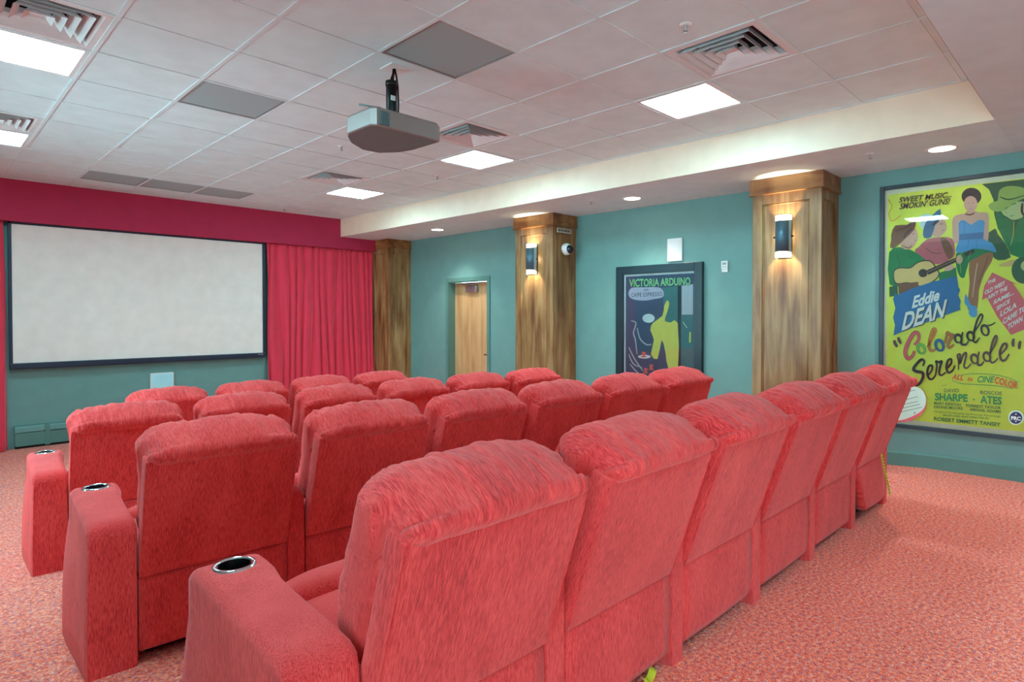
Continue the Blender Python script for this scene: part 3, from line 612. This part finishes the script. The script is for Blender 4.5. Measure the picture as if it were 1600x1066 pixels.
# banner
P.poly([K([(452, 985)])[0], K([(560, 935)])[0], K([(700, 890)])[0], K([(868, 850)])[0], K([(880, 930)])[0]] + K7([(690, 10), (680, 40), (694, 70), (688, 100), (692, 118), (560, 165), (332, 256), (340, 200), (330, 160), (342, 110), (330, 60), (345, 20)]), c_blue)
P.text('Eddie', K7([(430, 108)])[0], K7([(580, 64)])[0], 17, c_white, .035, .3)
P.text('DEAN', K7([(381, 231)])[0], K7([(627, 152)])[0], 25, c_dark, .03, .35); P.text('DEAN', K7([(375, 227)])[0], K7([(621, 148)])[0], 25, c_white, .03, .35)
P.text('SWEET MUSIC...', K([(465, 342)])[0], K([(832, 302)])[0], 8, c_dark, .02, .3); P.text("SMOKIN' GUNS!", K([(470, 388)])[0], K([(822, 350)])[0], 9, c_dark, .02, .3)
# arrow
P.poly(K6([(318, 615), (475, 690), (445, 682), (520, 790), (545, 955), (435, 1000), (350, 890), (285, 770), (255, 785), (268, 700)]), c_pink)
for s_, a, b, c_ in (('THE', (290, 690), (340, 668), 5), ('OLD WEST', (272, 752), (398, 690), 6), ("AIN'T THE", (290, 782), (412, 722), 6), ('SAME...', (326, 812), (452, 748), 6), ('SINCE', (345, 850), (428, 800), 6), ('LOLA', (368, 888), (468, 828), 8), ('CAME TO', (384, 935), (530, 845), 8), ('TOWN', (414, 968), (506, 912), 8)):
    P.text(s_, K6([a])[0], K6([b])[0], c_, c_white, .03, .1)
# script title
def sk(px, w_, mt, edge=None):
    q = K5(px)
    if edge: P.stroke(q, (w_ + 7) / 5.923, edge)
    P.stroke(q, w_ / 5.923, mt)
def loop(cx, cy, rx, ry, tilt=-18):
    c, s_ = math.cos(R(tilt + 90)), math.sin(R(tilt + 90)); return [(cx + ry * math.cos(a) * c - rx * math.sin(a) * s_, cy + ry * math.cos(a) * s_ + rx * math.sin(a) * c) for a in [2 * math.pi * k / 10 + .3 for k in range(11)]]
sk([(292, 410), (330, 360), (328, 305), (290, 300), (245, 365), (210, 450), (212, 510), (240, 538), (278, 505), (292, 465)], 30, c_pink, c_dark)
sk(loop(355, 448, 32, 42), 20, flat('poster leaf green', (120, 190, 80)), c_dgrn)
sk([(412, 430), (465, 335), (488, 275), (468, 262), (445, 320), (428, 400), (435, 450), (462, 465), (492, 445)], 22, c_orange, c_brown)
sk(loop(525, 415, 34, 50), 24, c_blue, c_dark)
sk([(572, 395), (590, 330), (596, 295), (625, 318), (648, 322), (618, 370), (602, 415), (620, 436), (658, 405)], 24, flat('poster caramel', (196, 124, 60)), c_brown)
sk(loop(698, 352, 30, 38), 24, c_dark); sk([(738, 290), (728, 350), (728, 400), (768, 405), (790, 370)], 22, c_dark)
sk(loop(812, 330, 30, 40), 24, c_dark); sk([(835, 300), (890, 225), (922, 150), (905, 128), (870, 190), (842, 300), (838, 370), (862, 382), (895, 340)], 20, c_dark)
sk(loop(945, 275, 32, 48), 24, c_dark); sk([(965, 228), (1000, 225), (1042, 200)], 14, c_dark)
sk([(372, 605), (384, 560), (355, 545), (305, 595), (285, 635), (315, 655), (365, 665), (372, 705), (345, 760), (305, 782), (268, 758)], 30, c_dark)
sk([(420, 690), (455, 640), (455, 600), (425, 608), (412, 670), (430, 720), (462, 722), (492, 680)], 22, c_dark)
sk([(490, 680), (500, 600), (492, 560), (520, 570), (545, 560), (528, 620), (522, 670), (542, 690), (585, 660)], 22, c_dark)
sk([(585, 640), (632, 580), (632, 540), (602, 555), (588, 620), (608, 665), (645, 645), (668, 600)], 22, c_dark)
sk([(700, 640), (700, 560), (690, 505), (715, 500), (712, 580), (745, 500), (772, 485), (760, 560), (752, 610), (780, 622), (815, 580)], 20, c_dark)
sk(loop(848, 540, 30, 42), 24, c_dark); sk([(890, 470), (878, 540), (880, 590), (912, 592), (935, 560)], 22, c_dark)
sk(loop(962, 520, 30, 42), 24, c_dark); sk([(990, 490), (1030, 420), (1055, 350), (1042, 325), (1012, 390), (992, 500), (998, 565), (1030, 568), (1065, 530)], 20, c_dark)
sk([(1085, 500), (1140, 440), (1142, 400), (1110, 408), (1082, 480), (1095, 545), (1130, 548), (1168, 492)], 24, c_dark)
for a, b in (((104, 365), (134, 428)), ((142, 338), (170, 398)), ((1210, 350), (1206, 425)), ((1272, 372), (1262, 448))): sk([a, ((a[0] + b[0]) / 2 - 4, (a[1] + b[1]) / 2), b], 30, c_dark)
c_red = flat('poster red', (204, 62, 48))
P.text('ALL', K5([(640, 722)])[0], K5([(745, 738)])[0], 8.5, c_red, .02, .3); P.text('IN', K5([(782, 742)])[0], K5([(832, 748)])[0], 6, c_red, .02, .3)
P.text('CINE', K5([(875, 752)])[0], K5([(1035, 755)])[0], 9.5, c_grn, .02, .3); P.text('COLOR', K5([(1035, 760)])[0], K5([(1240, 815)])[0], 10.5, c_red, .02, .3)
P.stroke(K5([(690, 700), (760, 680), (900, 675), (1100, 695), (1255, 750)]), 1, c_grn); P.stroke(K5([(640, 735), (720, 765), (880, 775), (1080, 790), (1200, 815)]), 1, c_grn)
for s_, a, b, c_, mt, bo in (('with', (545, 788), (590, 784), 1.8, c_dgrn, 0), ('DAVID', (568, 845), (706, 845), 5.5, c_dgrn, .01), ('ROSCOE', (902, 862), (1102, 873), 5.5, c_dgrn, .01), ('SHARPE', (482, 918), (785, 932), 11, c_grn, .03), ('ATES', (902, 943), (1100, 960), 11.5, c_grn, .03),
        ('MARY KENYON', (475, 958), (722, 975), 4.2, c_dgrn, .02), ('FORREST TAYLOR', (772, 980), (1092, 1003), 4.2, c_dgrn, .02), ('DENNIS MOORE', (475, 992), (740, 1008), 4.2, c_dgrn, .02), ('ABIGAIL ADAMS', (805, 1015), (1092, 1038), 4.2, c_dgrn, .02)):
    P.text(s_, K5([a])[0], K5([b])[0], c_, mt, bo)
P.text('Original Screenplay by Frances Kavanaugh', KC([(535, 292)])[0], KC([(1228, 345)])[0], 2.6, c_dgrn); P.text('PRODUCED AND DIRECTED BY', KC([(628, 332)])[0], KC([(1108, 366)])[0], 2.6, c_dgrn, .01); P.text('ROBERT EMMETT TANSEY', KC([(533, 378)])[0], KC([(1225, 440)])[0], 5.6, c_dgrn, .025)
P.ell(*K5([(843, 912)])[0], 1.4, 1.4, c_grn)
P.ell(*KC([(1385, 348)])[0], 12.0, 11.5, c_lt); P.ell(*KC([(1385, 350)])[0], 10, 9.5, c_navy); P.text('PRC', KC([(1335, 370)])[0], KC([(1435, 378)])[0], 5.5, c_white, .04)
P.ell(*KC([(1385, 312)])[0], 1, 1, c_white); P.ell(*KC([(1385, 388)])[0], 1, 1, c_white)
# pale song sheet
P.poly(KC([(120, 395), (300, 380), (420, 300), (458, 200), (440, 100), (380, 40), (330, 200), (200, 350)]), c_pink, 2)
P.poly(KC([(80, 340), (90, 120), (200, 40), (330, 28), (410, 60), (450, 150), (430, 250), (340, 320), (190, 375)]), c_lt, 3)
for k, (a, b) in enumerate((((210, 90), (340, 62)), ((215, 170), (365, 130)), ((205, 215), (370, 180)), ((200, 252), (390, 208)), ((190, 292), (410, 240)))): P.stroke(KC([a, b]), 1.1, c_dgrn, smooth=False)
P.stroke(KC([(330, 285), (335, 305), (325, 308)]), 1, c_dark); P.stroke(K([(400, 330), (420, 370), (400, 420), (420, 470), (470, 440), (480, 430)]), 1.2, c_orange); P.stroke(K([(395, 320), (410, 345)]), 2, c_orange, smooth=False)
P.mb.build('printed_sheet', P.mats, t)
# framed espresso advert (figure replaced by plain shapes)
t = thing('framed_poster', 'dark espresso poster with yellow shape and green lettering in a black frame', 'poster', (XW, 3.9, .38))
QY0, QY1, QZ0, QZ1 = 3.322, 4.486, .38, 1.930
poster_frame(t, XW, QY0, QY1, QZ0, QZ1, .098, .05, M['frame_dark'])
P = Print(XW - .012); K2 = zc(960, 400, 5.333)
e_navy, e_teal, e_teal2, e_yel, e_wh, e_grey, e_red, e_grn = flat('advert navy', (62, 84, 116)), flat('advert teal', (60, 124, 130)), flat('advert dark post', (34, 50, 62)), flat('advert yellow', (226, 226, 104)), flat('advert white', (214, 234, 236)), flat('advert grey', (186, 198, 208)), flat('advert coral', (240, 110, 96)), flat('advert green', (140, 220, 150))
P.rect(QY0 + .09, QY1 - .09, QZ0 + .09, QZ1 - .09, e_wh); P.rect(QY0 + .118, QY1 - .122, QZ0 + .12, QZ1 - .122, e_navy)
P.poly(K2([(400, 265), (655, 235), (655, 1100), (545, 1100), (545, 560), (420, 560)]), e_teal)
P.poly(K2([(527, 250), (556, 247), (553, 1100), (530, 1100)]), e_teal2); P.poly(K2([(562, 246), (655, 236), (655, 490), (562, 490)]), e_grey); P.poly(K2([(625, 635), (638, 635), (636, 722), (621, 722)]), e_yel); P.stroke(K2([(572, 550), (605, 600)]), 1.6, e_wh, smooth=False)
P.poly(K2([(120, 300), (150, 265), (250, 262), (370, 262), (410, 300), (400, 345), (330, 360), (260, 372), (170, 365), (125, 340)]), flat('advert mauve', (190, 192, 214)), 3)
P.poly(K2([(400, 500), (415, 420), (440, 370), (458, 400), (440, 470), (420, 540), (470, 555), (528, 560), (530, 940), (450, 942), (425, 800), (395, 700), (360, 860), (305, 820), (330, 700), (300, 620), (320, 560)]), e_yel, 2)
P.ell(*K2([(285, 520)])[0], 9.5, 7, e_wh)
for q in ([(140, 540), (180, 560), (160, 640), (175, 700), (190, 820)], [(190, 600), (215, 690), (270, 740), (310, 735)], [(120, 820), (160, 900), (230, 930)], [(120, 760), (170, 860), (240, 960)], [(130, 900), (180, 960), (230, 1000)]): P.stroke(K2(q), 2.0, e_grey)
P.ell(*K2([(250, 840)])[0], 10, 3, e_wh)
for a, b in ((245, 820), (262, 955), (308, 925), (235, 1000)): P.poly(K2([(a - 16, b - 20), (a + 16, b - 20), (a + 10, b + 20), (a - 10, b + 20)]), e_red); P.ell(*K2([(a, b + 20)])[0], 4.6, 1.2, e_red)
P.text('VICTORIA ARDUINO', K2([(128, 262)])[0], K2([(638, 243)])[0], 11.5, e_teal2, .045); P.text('VICTORIA ARDUINO', K2([(125, 258)])[0], K2([(635, 240)])[0], 11.5, e_grn, .028)
P.text('PER', K2([(245, 295)])[0], K2([(290, 290)])[0], 3, e_teal2); P.text('CAFF\u00c8', K2([(142, 343)])[0], K2([(228, 340)])[0], 6.2, e_teal2, .0); P.text('ESPRESSO', K2([(244, 339)])[0], K2([(400, 333)])[0], 6.2, e_teal2, .0)
P.mb.build('printed_sheet', P.mats, t)
# ------------------------------------------------------------------ recliners
PITCH_X, ARM = .699, .090
def puff_noise(v, s): return noise.noise(Vector(v) + Vector((s * 13.7, s * 5.1, s * 9.3)))
A0 = Vector((0, 0, .36)); DIR = Vector((0, -.163, .502)).normalized(); FWD = Vector((0, DIR.z, -DIR.y))
def bp(x, a, b): return Vector((x, 0, 0)) + DIR * a + FWD * b           # relative to the pivot
LB = .528; XC = ARM + (PITCH_X - ARM) / 2; HW = (PITCH_X - ARM) / 2 - .004
def cushion_mesh(seed):
    prof = [(.505, .036), (.503, .010), (.516, -.007), (.548, -.026), (.580, -.030), (.608, -.014), (.632, .030), (.645, .075), (.648, .120), (.640, .165), (.618, .205), (.585, .235), (.54, .252), (.48, .262), (.42, .272), (.36, .280), (.30, .288), (.24, .292), (.18, .286), (.13, .262), (.10, .22), (.095, .17), (.10, .12), (.12, .075), (.3, .06), (.45, .05)]
    pr = cat_rom(prof, 3, True); NX = 84; rows = []
    for k in range(NX + 1):
        s = math.sin(math.pi / 2 * (-1 + 2 * k / NX)); s = s * .6 + (-1 + 2 * k / NX) * .4; kk = max(0, 1 - abs(s) ** 5.0) ** (1 / 2.4); row = []
        for a, b in pr:
            if a > .53: a = .53 + (a - .53) * .78
            ac = min(max(a, .16), .545); bc = .115 + (b - .115) * .42 + (.012 if b < .115 else 0)
            wq = min(1, max(0, (a - .44) / .06)) * min(1, max(0, (.17 - b) / .10)); bc = bc + (b - bc) * wq * (1 - .45 * abs(s) ** 10)
            aa = ac + (a - ac) * kk; bb = bc + (b - bc) * kk
            if a > .53 and b > -.005: aa -= .030 * (abs(s) ** 2.2)
            out = min(1, max(0, (b - .072) / .04)) * min(1, max(0, (.29 - b) / .06)) * min(1, max(0, (a - .30) / .10))
            x = XC + s * (HW - .012 + .024 * out)
            row.append(bp(x, aa, bb))
        rows.append(row)
    m = MB(); m.grid(rows, 0, True)
    for rw in (rows[0], rows[-1]):
        c = sum(rw, Vector()) / len(rw)
        m.add(list(rw) + [c], [(i, (i + 1) % len(rw), len(rw)) for i in range(len(rw))], 0, True)
    bm = bmesh.new()
    fl = bm.verts.layers.float_vector.new('flow'); vs = [bm.verts.new(v) for v in m.v]
    arc = [0]; n_ = len(pr)
    for q0, q1 in zip(pr, pr[1:]): arc.append(arc[-1] + math.hypot(q1[0] - q0[0], q1[1] - q0[1]))
    for i, v in enumerate(vs): v[fl] = (v.co.x, .3, arc[i % n_] + seed) if i < n_ * (NX + 1) else (v.co.x, v.co.y, v.co.z)
    for f in m.f:
        try: bm.faces.new([vs[i] for i in f])
        except ValueError: pass
    bmesh.ops.remove_doubles(bm, verts=bm.verts, dist=1e-5); bmesh.ops.recalc_face_normals(bm, faces=bm.faces); bm.normal_update()
    for v in bm.verts:
        p = v.co; s = (p.x - XC) / HW; a = p.dot(DIR); b = p.dot(FWD)
        top = min(1, max(0, (a - .36) / .2)); d = 0
        for sx in (-.36, .36): d -= .007 * math.exp(-((s - sx - .02 * math.sin(a * 9)) / .022) ** 2) * (1 if b > .0 else .6) * (a > .1)
        ang = math.atan2(a - .50, b - .10)
        d += top * .005 * (1 - abs(puff_noise((s * 5.5, ang * 1.1, 0), seed)) * 2.2)
        d += .010 * puff_noise((s * 2.2, a * 5, b * 5), seed + 1) + .0028 * puff_noise((s * 14, a * 6, b * 6), seed + 2) * (.4 + top)
        near = math.exp(-((a - .545) / .05) ** 2) if b < .03 else 0
        d += near * .0055 * puff_noise((s * 9, a * 3, 0), seed + 5)
        edge = math.exp(-((abs(s) - .88) / .10) ** 2); d += edge * .009 * puff_noise((s * 6, a * 16, b * 22), seed + 3)
        sh = math.exp(-((abs(s) - .80) / .16) ** 2) * top * (1 if b < .2 else .4)
        d += sh * .0065 * (1 - 2.6 * abs(puff_noise((s * 17, ang * .8, 0), seed + 7)))
        d += near * .004 * (1 - 2.6 * abs(puff_noise((s * 12, 0, 3), seed + 8)))
        v.co = p + v.normal * d * (1 - min(1, abs(s)) ** 14) * (1 if b > .05 else min(1, .12 + abs(a - .515) / .045))
    me = bpy.data.meshes.new('back_cushion'); bm.to_mesh(me); bm.free()
    for p in me.polygons: p.use_smooth = True
    me.materials.append(M['fab']); return me
CUSH = [cushion_mesh(k) for k in (1, 4, 9)]
def arm_mesh(x0, x1, end, cup, slope):
    ysn = [0, .006, .02, .045, .09, .2, .32, .42, .50, .56, .60, .632, .648, .655]
    def top(y):
        z = .606 + .028 * min(1, max(0, (y - .05) / .45))
        if y < .06: z -= .055 * (1 - math.sqrt(max(0, 1 - ((.06 - y) / .06) ** 2)))
        if y > .60: z -= .055 * (1 - math.sqrt(max(0, 1 - ((y - .60) / .0551) ** 2)))
        return z
    rows = []; r = .030 if end else .034
    for y in ysn:
        zt = top(y); sh = .007 * ((1 - y / .02) if y < .02 else 0) + .014 * max(0, (y - .632) / .023)
        fr = max(0, min(1, (y - .40) / .12)); a, b = x0 + sh, x1 - sh
        if end: b += .020 * fr * 1
        row = []
        for z in (0, .08, .2, .32, .42, .50):
            fl = (.030 * (1 - z / .5) + .010 * math.sin(math.pi * z / .5)) * (.25 + .75 * min(1, y / .5)) if end else 0
            pull = -.012 * math.exp(-((y - .28) / .16) ** 2) * math.sin(math.pi * min(1, z / .5)) if end else 0
            zz = z if z else -slope * y - .004
            row.append((a - fl - pull, y, zz))
        for k in range(7):
            q = math.pi / 2 * k / 6; row.append((a + r - r * math.cos(q), y, zt - r + r * math.sin(q)))
        for k in range(7):
            q = math.pi / 2 * (1 - k / 6); row.append((b - r + r * math.cos(q), y, zt - r + r * math.sin(q)))
        bin_ = x1 - sh
        for z in (.50, .42, .32, .2, .08, 0):
            g = max(0, (z - .42) / .1) if end else 1
            row.append((bin_ + (b - bin_) * min(1, g), y, z if z else -slope * y - .004))
        rows.append(row)
    m = MB(); m.grid(rows, 0, True); m.face(rows[0], 0, False); m.face(rows[-1][::-1], 0, False)
    o = m.build('armrest', M['fab'], None)
    bm = bmesh.new(); bm.from_mesh(o.data); bmesh.ops.recalc_face_normals(bm, faces=bm.faces); bm.to_mesh(o.data); bm.free()
    if cup:
        m = MB(); m.lathe([(.0, .5), (.044, .5), (.044, .8), (0, .8)], (cup, .555, 0), 'z', 0, 28)
        k = m.build('cutter', M['fab'], None); bm = bmesh.new(); bm.from_mesh(k.data); bmesh.ops.remove_doubles(bm, verts=bm.verts, dist=1e-4); bmesh.ops.recalc_face_normals(bm, faces=bm.faces); bm.to_mesh(k.data); bm.free()
        md = o.modifiers.new('b', 'BOOLEAN'); md.operation = 'DIFFERENCE'; md.object = k; md.solver = 'EXACT'
        bpy.context.view_layer.update(); dg = bpy.context.evaluated_depsgraph_get(); me = bpy.data.meshes.new_from_object(o.evaluated_get(dg)); o.modifiers.clear()
        old = o.data; o.data = me; bpy.data.objects.remove(k)
    return o
def cup_obj(x, w_=.044):
    m = MB(); y = .555; m.lathe([(w_ - .001, .60), (w_ + .001, .634), (w_ + .004, .640), (w_ + .010, .639), (w_ + .013, .633)], (x, y, 0), 'z', 0, 32); r = m.build('cup_holder', M['chrome'], None)
    m = MB(); m.lathe([(0, .545), (w_ - .004, .546), (w_ - .001, .60), (w_ - .001, .636)], (x, y, 0), 'z', 0, 32); c = m.build('cup_well', M['cup'], None); c.parent = r
    return r
def make_chair(slope, end):
    t = thing('recliner', 'x', 'recliner', (0, 0, 0), 0, 'red theatre recliners in four rows')
    x0, x1 = ARM + .004, PITCH_X - .004
    o = bpy.data.objects.new('back_cushion', CUSH[0]); C.objects.link(o); o.parent = t; o.location = A0
    bm = bmesh.new(); bmesh.ops.create_cube(bm, size=1)
    for v in bm.verts:
        a = 0.0 if v.co.z < 0 else LB; b = 0 if v.co.y < 0 else .068; v.co = bp(x0 - .001 if v.co.x < 0 else x1 + .001, a, b)
    bmesh.ops.bevel(bm, geom=list(bm.edges), offset=.005, segments=2, affect='EDGES', profile=.6); bmesh.ops.subdivide_edges(bm, edges=[e for e in bm.edges if e.calc_length() > .3], cuts=10, use_grid_fill=True); bmesh.ops.recalc_face_normals(bm, faces=bm.faces)
    m = MB(); m.bm(bm)
    for xx in (x0 + .001, x1 - .001): m.tube([bp(xx, .006 + (LB - .03) * k / 8, -.0005) for k in range(9)], .0032, 0, 6); m.sm[-1] = m.sm[-2] = True
    o = m.build('back_panel', M['fab'], t, world=False); o.location = A0
    for p in o.data.polygons: p.use_smooth = p.area < .004
    fl = o.data.attributes.new('flow', 'FLOAT_VECTOR', 'POINT')
    for v in o.data.vertices: fl.data[v.index].vector = (v.co.x, v.co.dot(FWD), v.co.dot(DIR))
    # lower rear panel
    rows = []
    for k in range(13):
        z = .055 + .302 * k / 12; bul = .009 - .007 * math.sin(math.pi * (1 - (z - .055) / .302) ** .7)
        rows.append([(x0 - .001 + (x1 - x0 + .002) * j / 10, bul + .004 * math.sin(math.pi * j / 10) * -1, z) for j in range(11)])
    m = MB(); m.grid(rows); o = m.build('rear_skirt', M['fab'], t, world=False); sm = o.modifiers.new('thickness', 'SOLIDIFY'); sm.thickness = .05; sm.offset = -1
    m = MB(); m.box(x0 + .03, x1 - .03, .06, .60, .02, .30); m.build('base_frame', M['under'], t, world=False)
    def sf(q, p): return q + Vector((0, 0, .010 * math.cos(p.x * 1.5) * (p.z > 0) + .004 * noise.noise(q * 9)))
    m = MB(); m.puff((XC, .35, .375), (HW, .235, .095), 5, 12, 0, sf); m.build('seat_cushion', M['fab'], t, world=False)
    m = MB(); m.puff((XC, .625, .335), (HW, .085, .165), 3.5, 12, 0, sf); m.build('leg_rest', M['fab'], t, world=False)
    o = arm_mesh(PITCH_X, PITCH_X + ARM, False, PITCH_X + ARM / 2 if ARM > .1 else None, slope); o.parent = t
    if end:
        o = arm_mesh(ARM - .172, ARM, True, ARM - .076, slope); o.parent = t
        k = cup_obj(ARM - .076); k.parent = t
    return t
protos = {}
for sl in (.065, 0.0):
    for e in (True, False): protos[(sl, e)] = [make_chair(sl, e), False]
def chair(row_xy, rot, i, slope, label, var, rec=0.0, dz=0.0):
    P_ = protos[(slope, i == 0)]; c, s = math.cos(rot), math.sin(rot); S = i * PITCH_X
    x, y = row_xy[0] + S * c, row_xy[1] + S * s; loc = (x, y, floor_z(y) + dz)
    if not P_[1]: r = P_[0]; P_[1] = True; r.location = loc; r.rotation_euler = (0, 0, rot); r['label'] = label
    else: r = dup(P_[0], loc, rot, label)
    for ch in r.children:
        if ch.name.startswith('back_cushion'): ch.data = CUSH[var % 3]
        if ch.name.startswith(('back_cushion', 'back_panel')): ch.rotation_euler = (R(rec), 0, 0)
    return r
ORD = ['first', 'second', 'third', 'fourth', 'fifth', 'sixth']
ROWS = [('row nearest the viewer', (.622, 1.21), -.006, 6, .065), ('second row from the viewer', (.568, 2.87), -.063, 6, .065), ('third row from the viewer', (.594, 4.579), -.069, 6, .065), ('row closest to the screen', (1.177, 5.843), .003, 4, 0.0)]
random.seed(5); chairs = {}
for ri, (rn, xy, rot, n, sl) in enumerate(ROWS):
    for i in range(n):
        lab = 'rose red recliner, %s from the %s, %s' % (ORD[i], 'cup holder end' if ri < 3 else 'left', rn)
        chairs[(ri, i)] = chair(xy, rot, i, sl, lab, ri * 2 + i * 5 + i // 2, random.uniform(-.8, .8))
# the last chair of the nearest row has its rear skirt hanging askew
c6 = chairs[(0, 5)]
for ch in c6.children:
    if ch.name.startswith('rear_skirt'):
        me = ch.data.copy(); ch.data = me
        for v in me.vertices:
            q = 1 - (v.co.z - .035) / .325; u = (v.co.x - ARM) / .6
            v.co.y -= q * (.03 - .01 * u); v.co.x += q * (1 - u) * .13; v.co.z += q * .02 * (1 - u)
        ch['label'] = 'rear skirt hanging loose and askew'
def strap(name, pts, w_, label):
    rows = [[(x - w_ / 2, y, z), (x + w_ / 2, y - .004, z)] for x, y, z in pts]; m = MB(); m.grid(rows, sm=False)
    for k in range(1, len(pts) - 1):
        x, y, z = pts[k]; m.box(x - .004, x + .005, y - .0065, y - .002, z - .003, z + .003, 1)
    o = m.build(name, [M['strap'], M['ink']]); s_ = o.modifiers.new('thickness', 'SOLIDIFY'); s_.thickness = .0015; tag(o, label, 'strap'); return o
strap('webbing_strap', [(4.60 + .17 * k / 14, 1.147 - .012 * k / 14, .40 - .31 * k / 14) for k in range(15)], .026, 'yellow strap with black marks hanging behind the farthest chair of the row nearest the viewer')
m = MB(); m.grid([[(1.84 + .013 * k, 1.185 + .004 * k, .006 + .004 * math.sin(k)), (1.85 + .013 * k, 1.215 + .004 * k, .016 + .006 * math.cos(k))] for k in range(9)], sm=False)
o = m.build('webbing_strap', M['strap']); s_ = o.modifiers.new('thickness', 'SOLIDIFY'); s_.thickness = .0015; tag(o, 'short yellow strap end lying on the carpet under a nearest row chair', 'strap')

for me in bpy.data.meshes:                       # direction of the pile on every upholstered part
    if M['fab'].name in [q.name for q in me.materials if q] and 'flow' not in me.attributes:
        fl = me.attributes.new('flow', 'FLOAT_VECTOR', 'POINT')
        for v in me.vertices: fl.data[v.index].vector = v.co
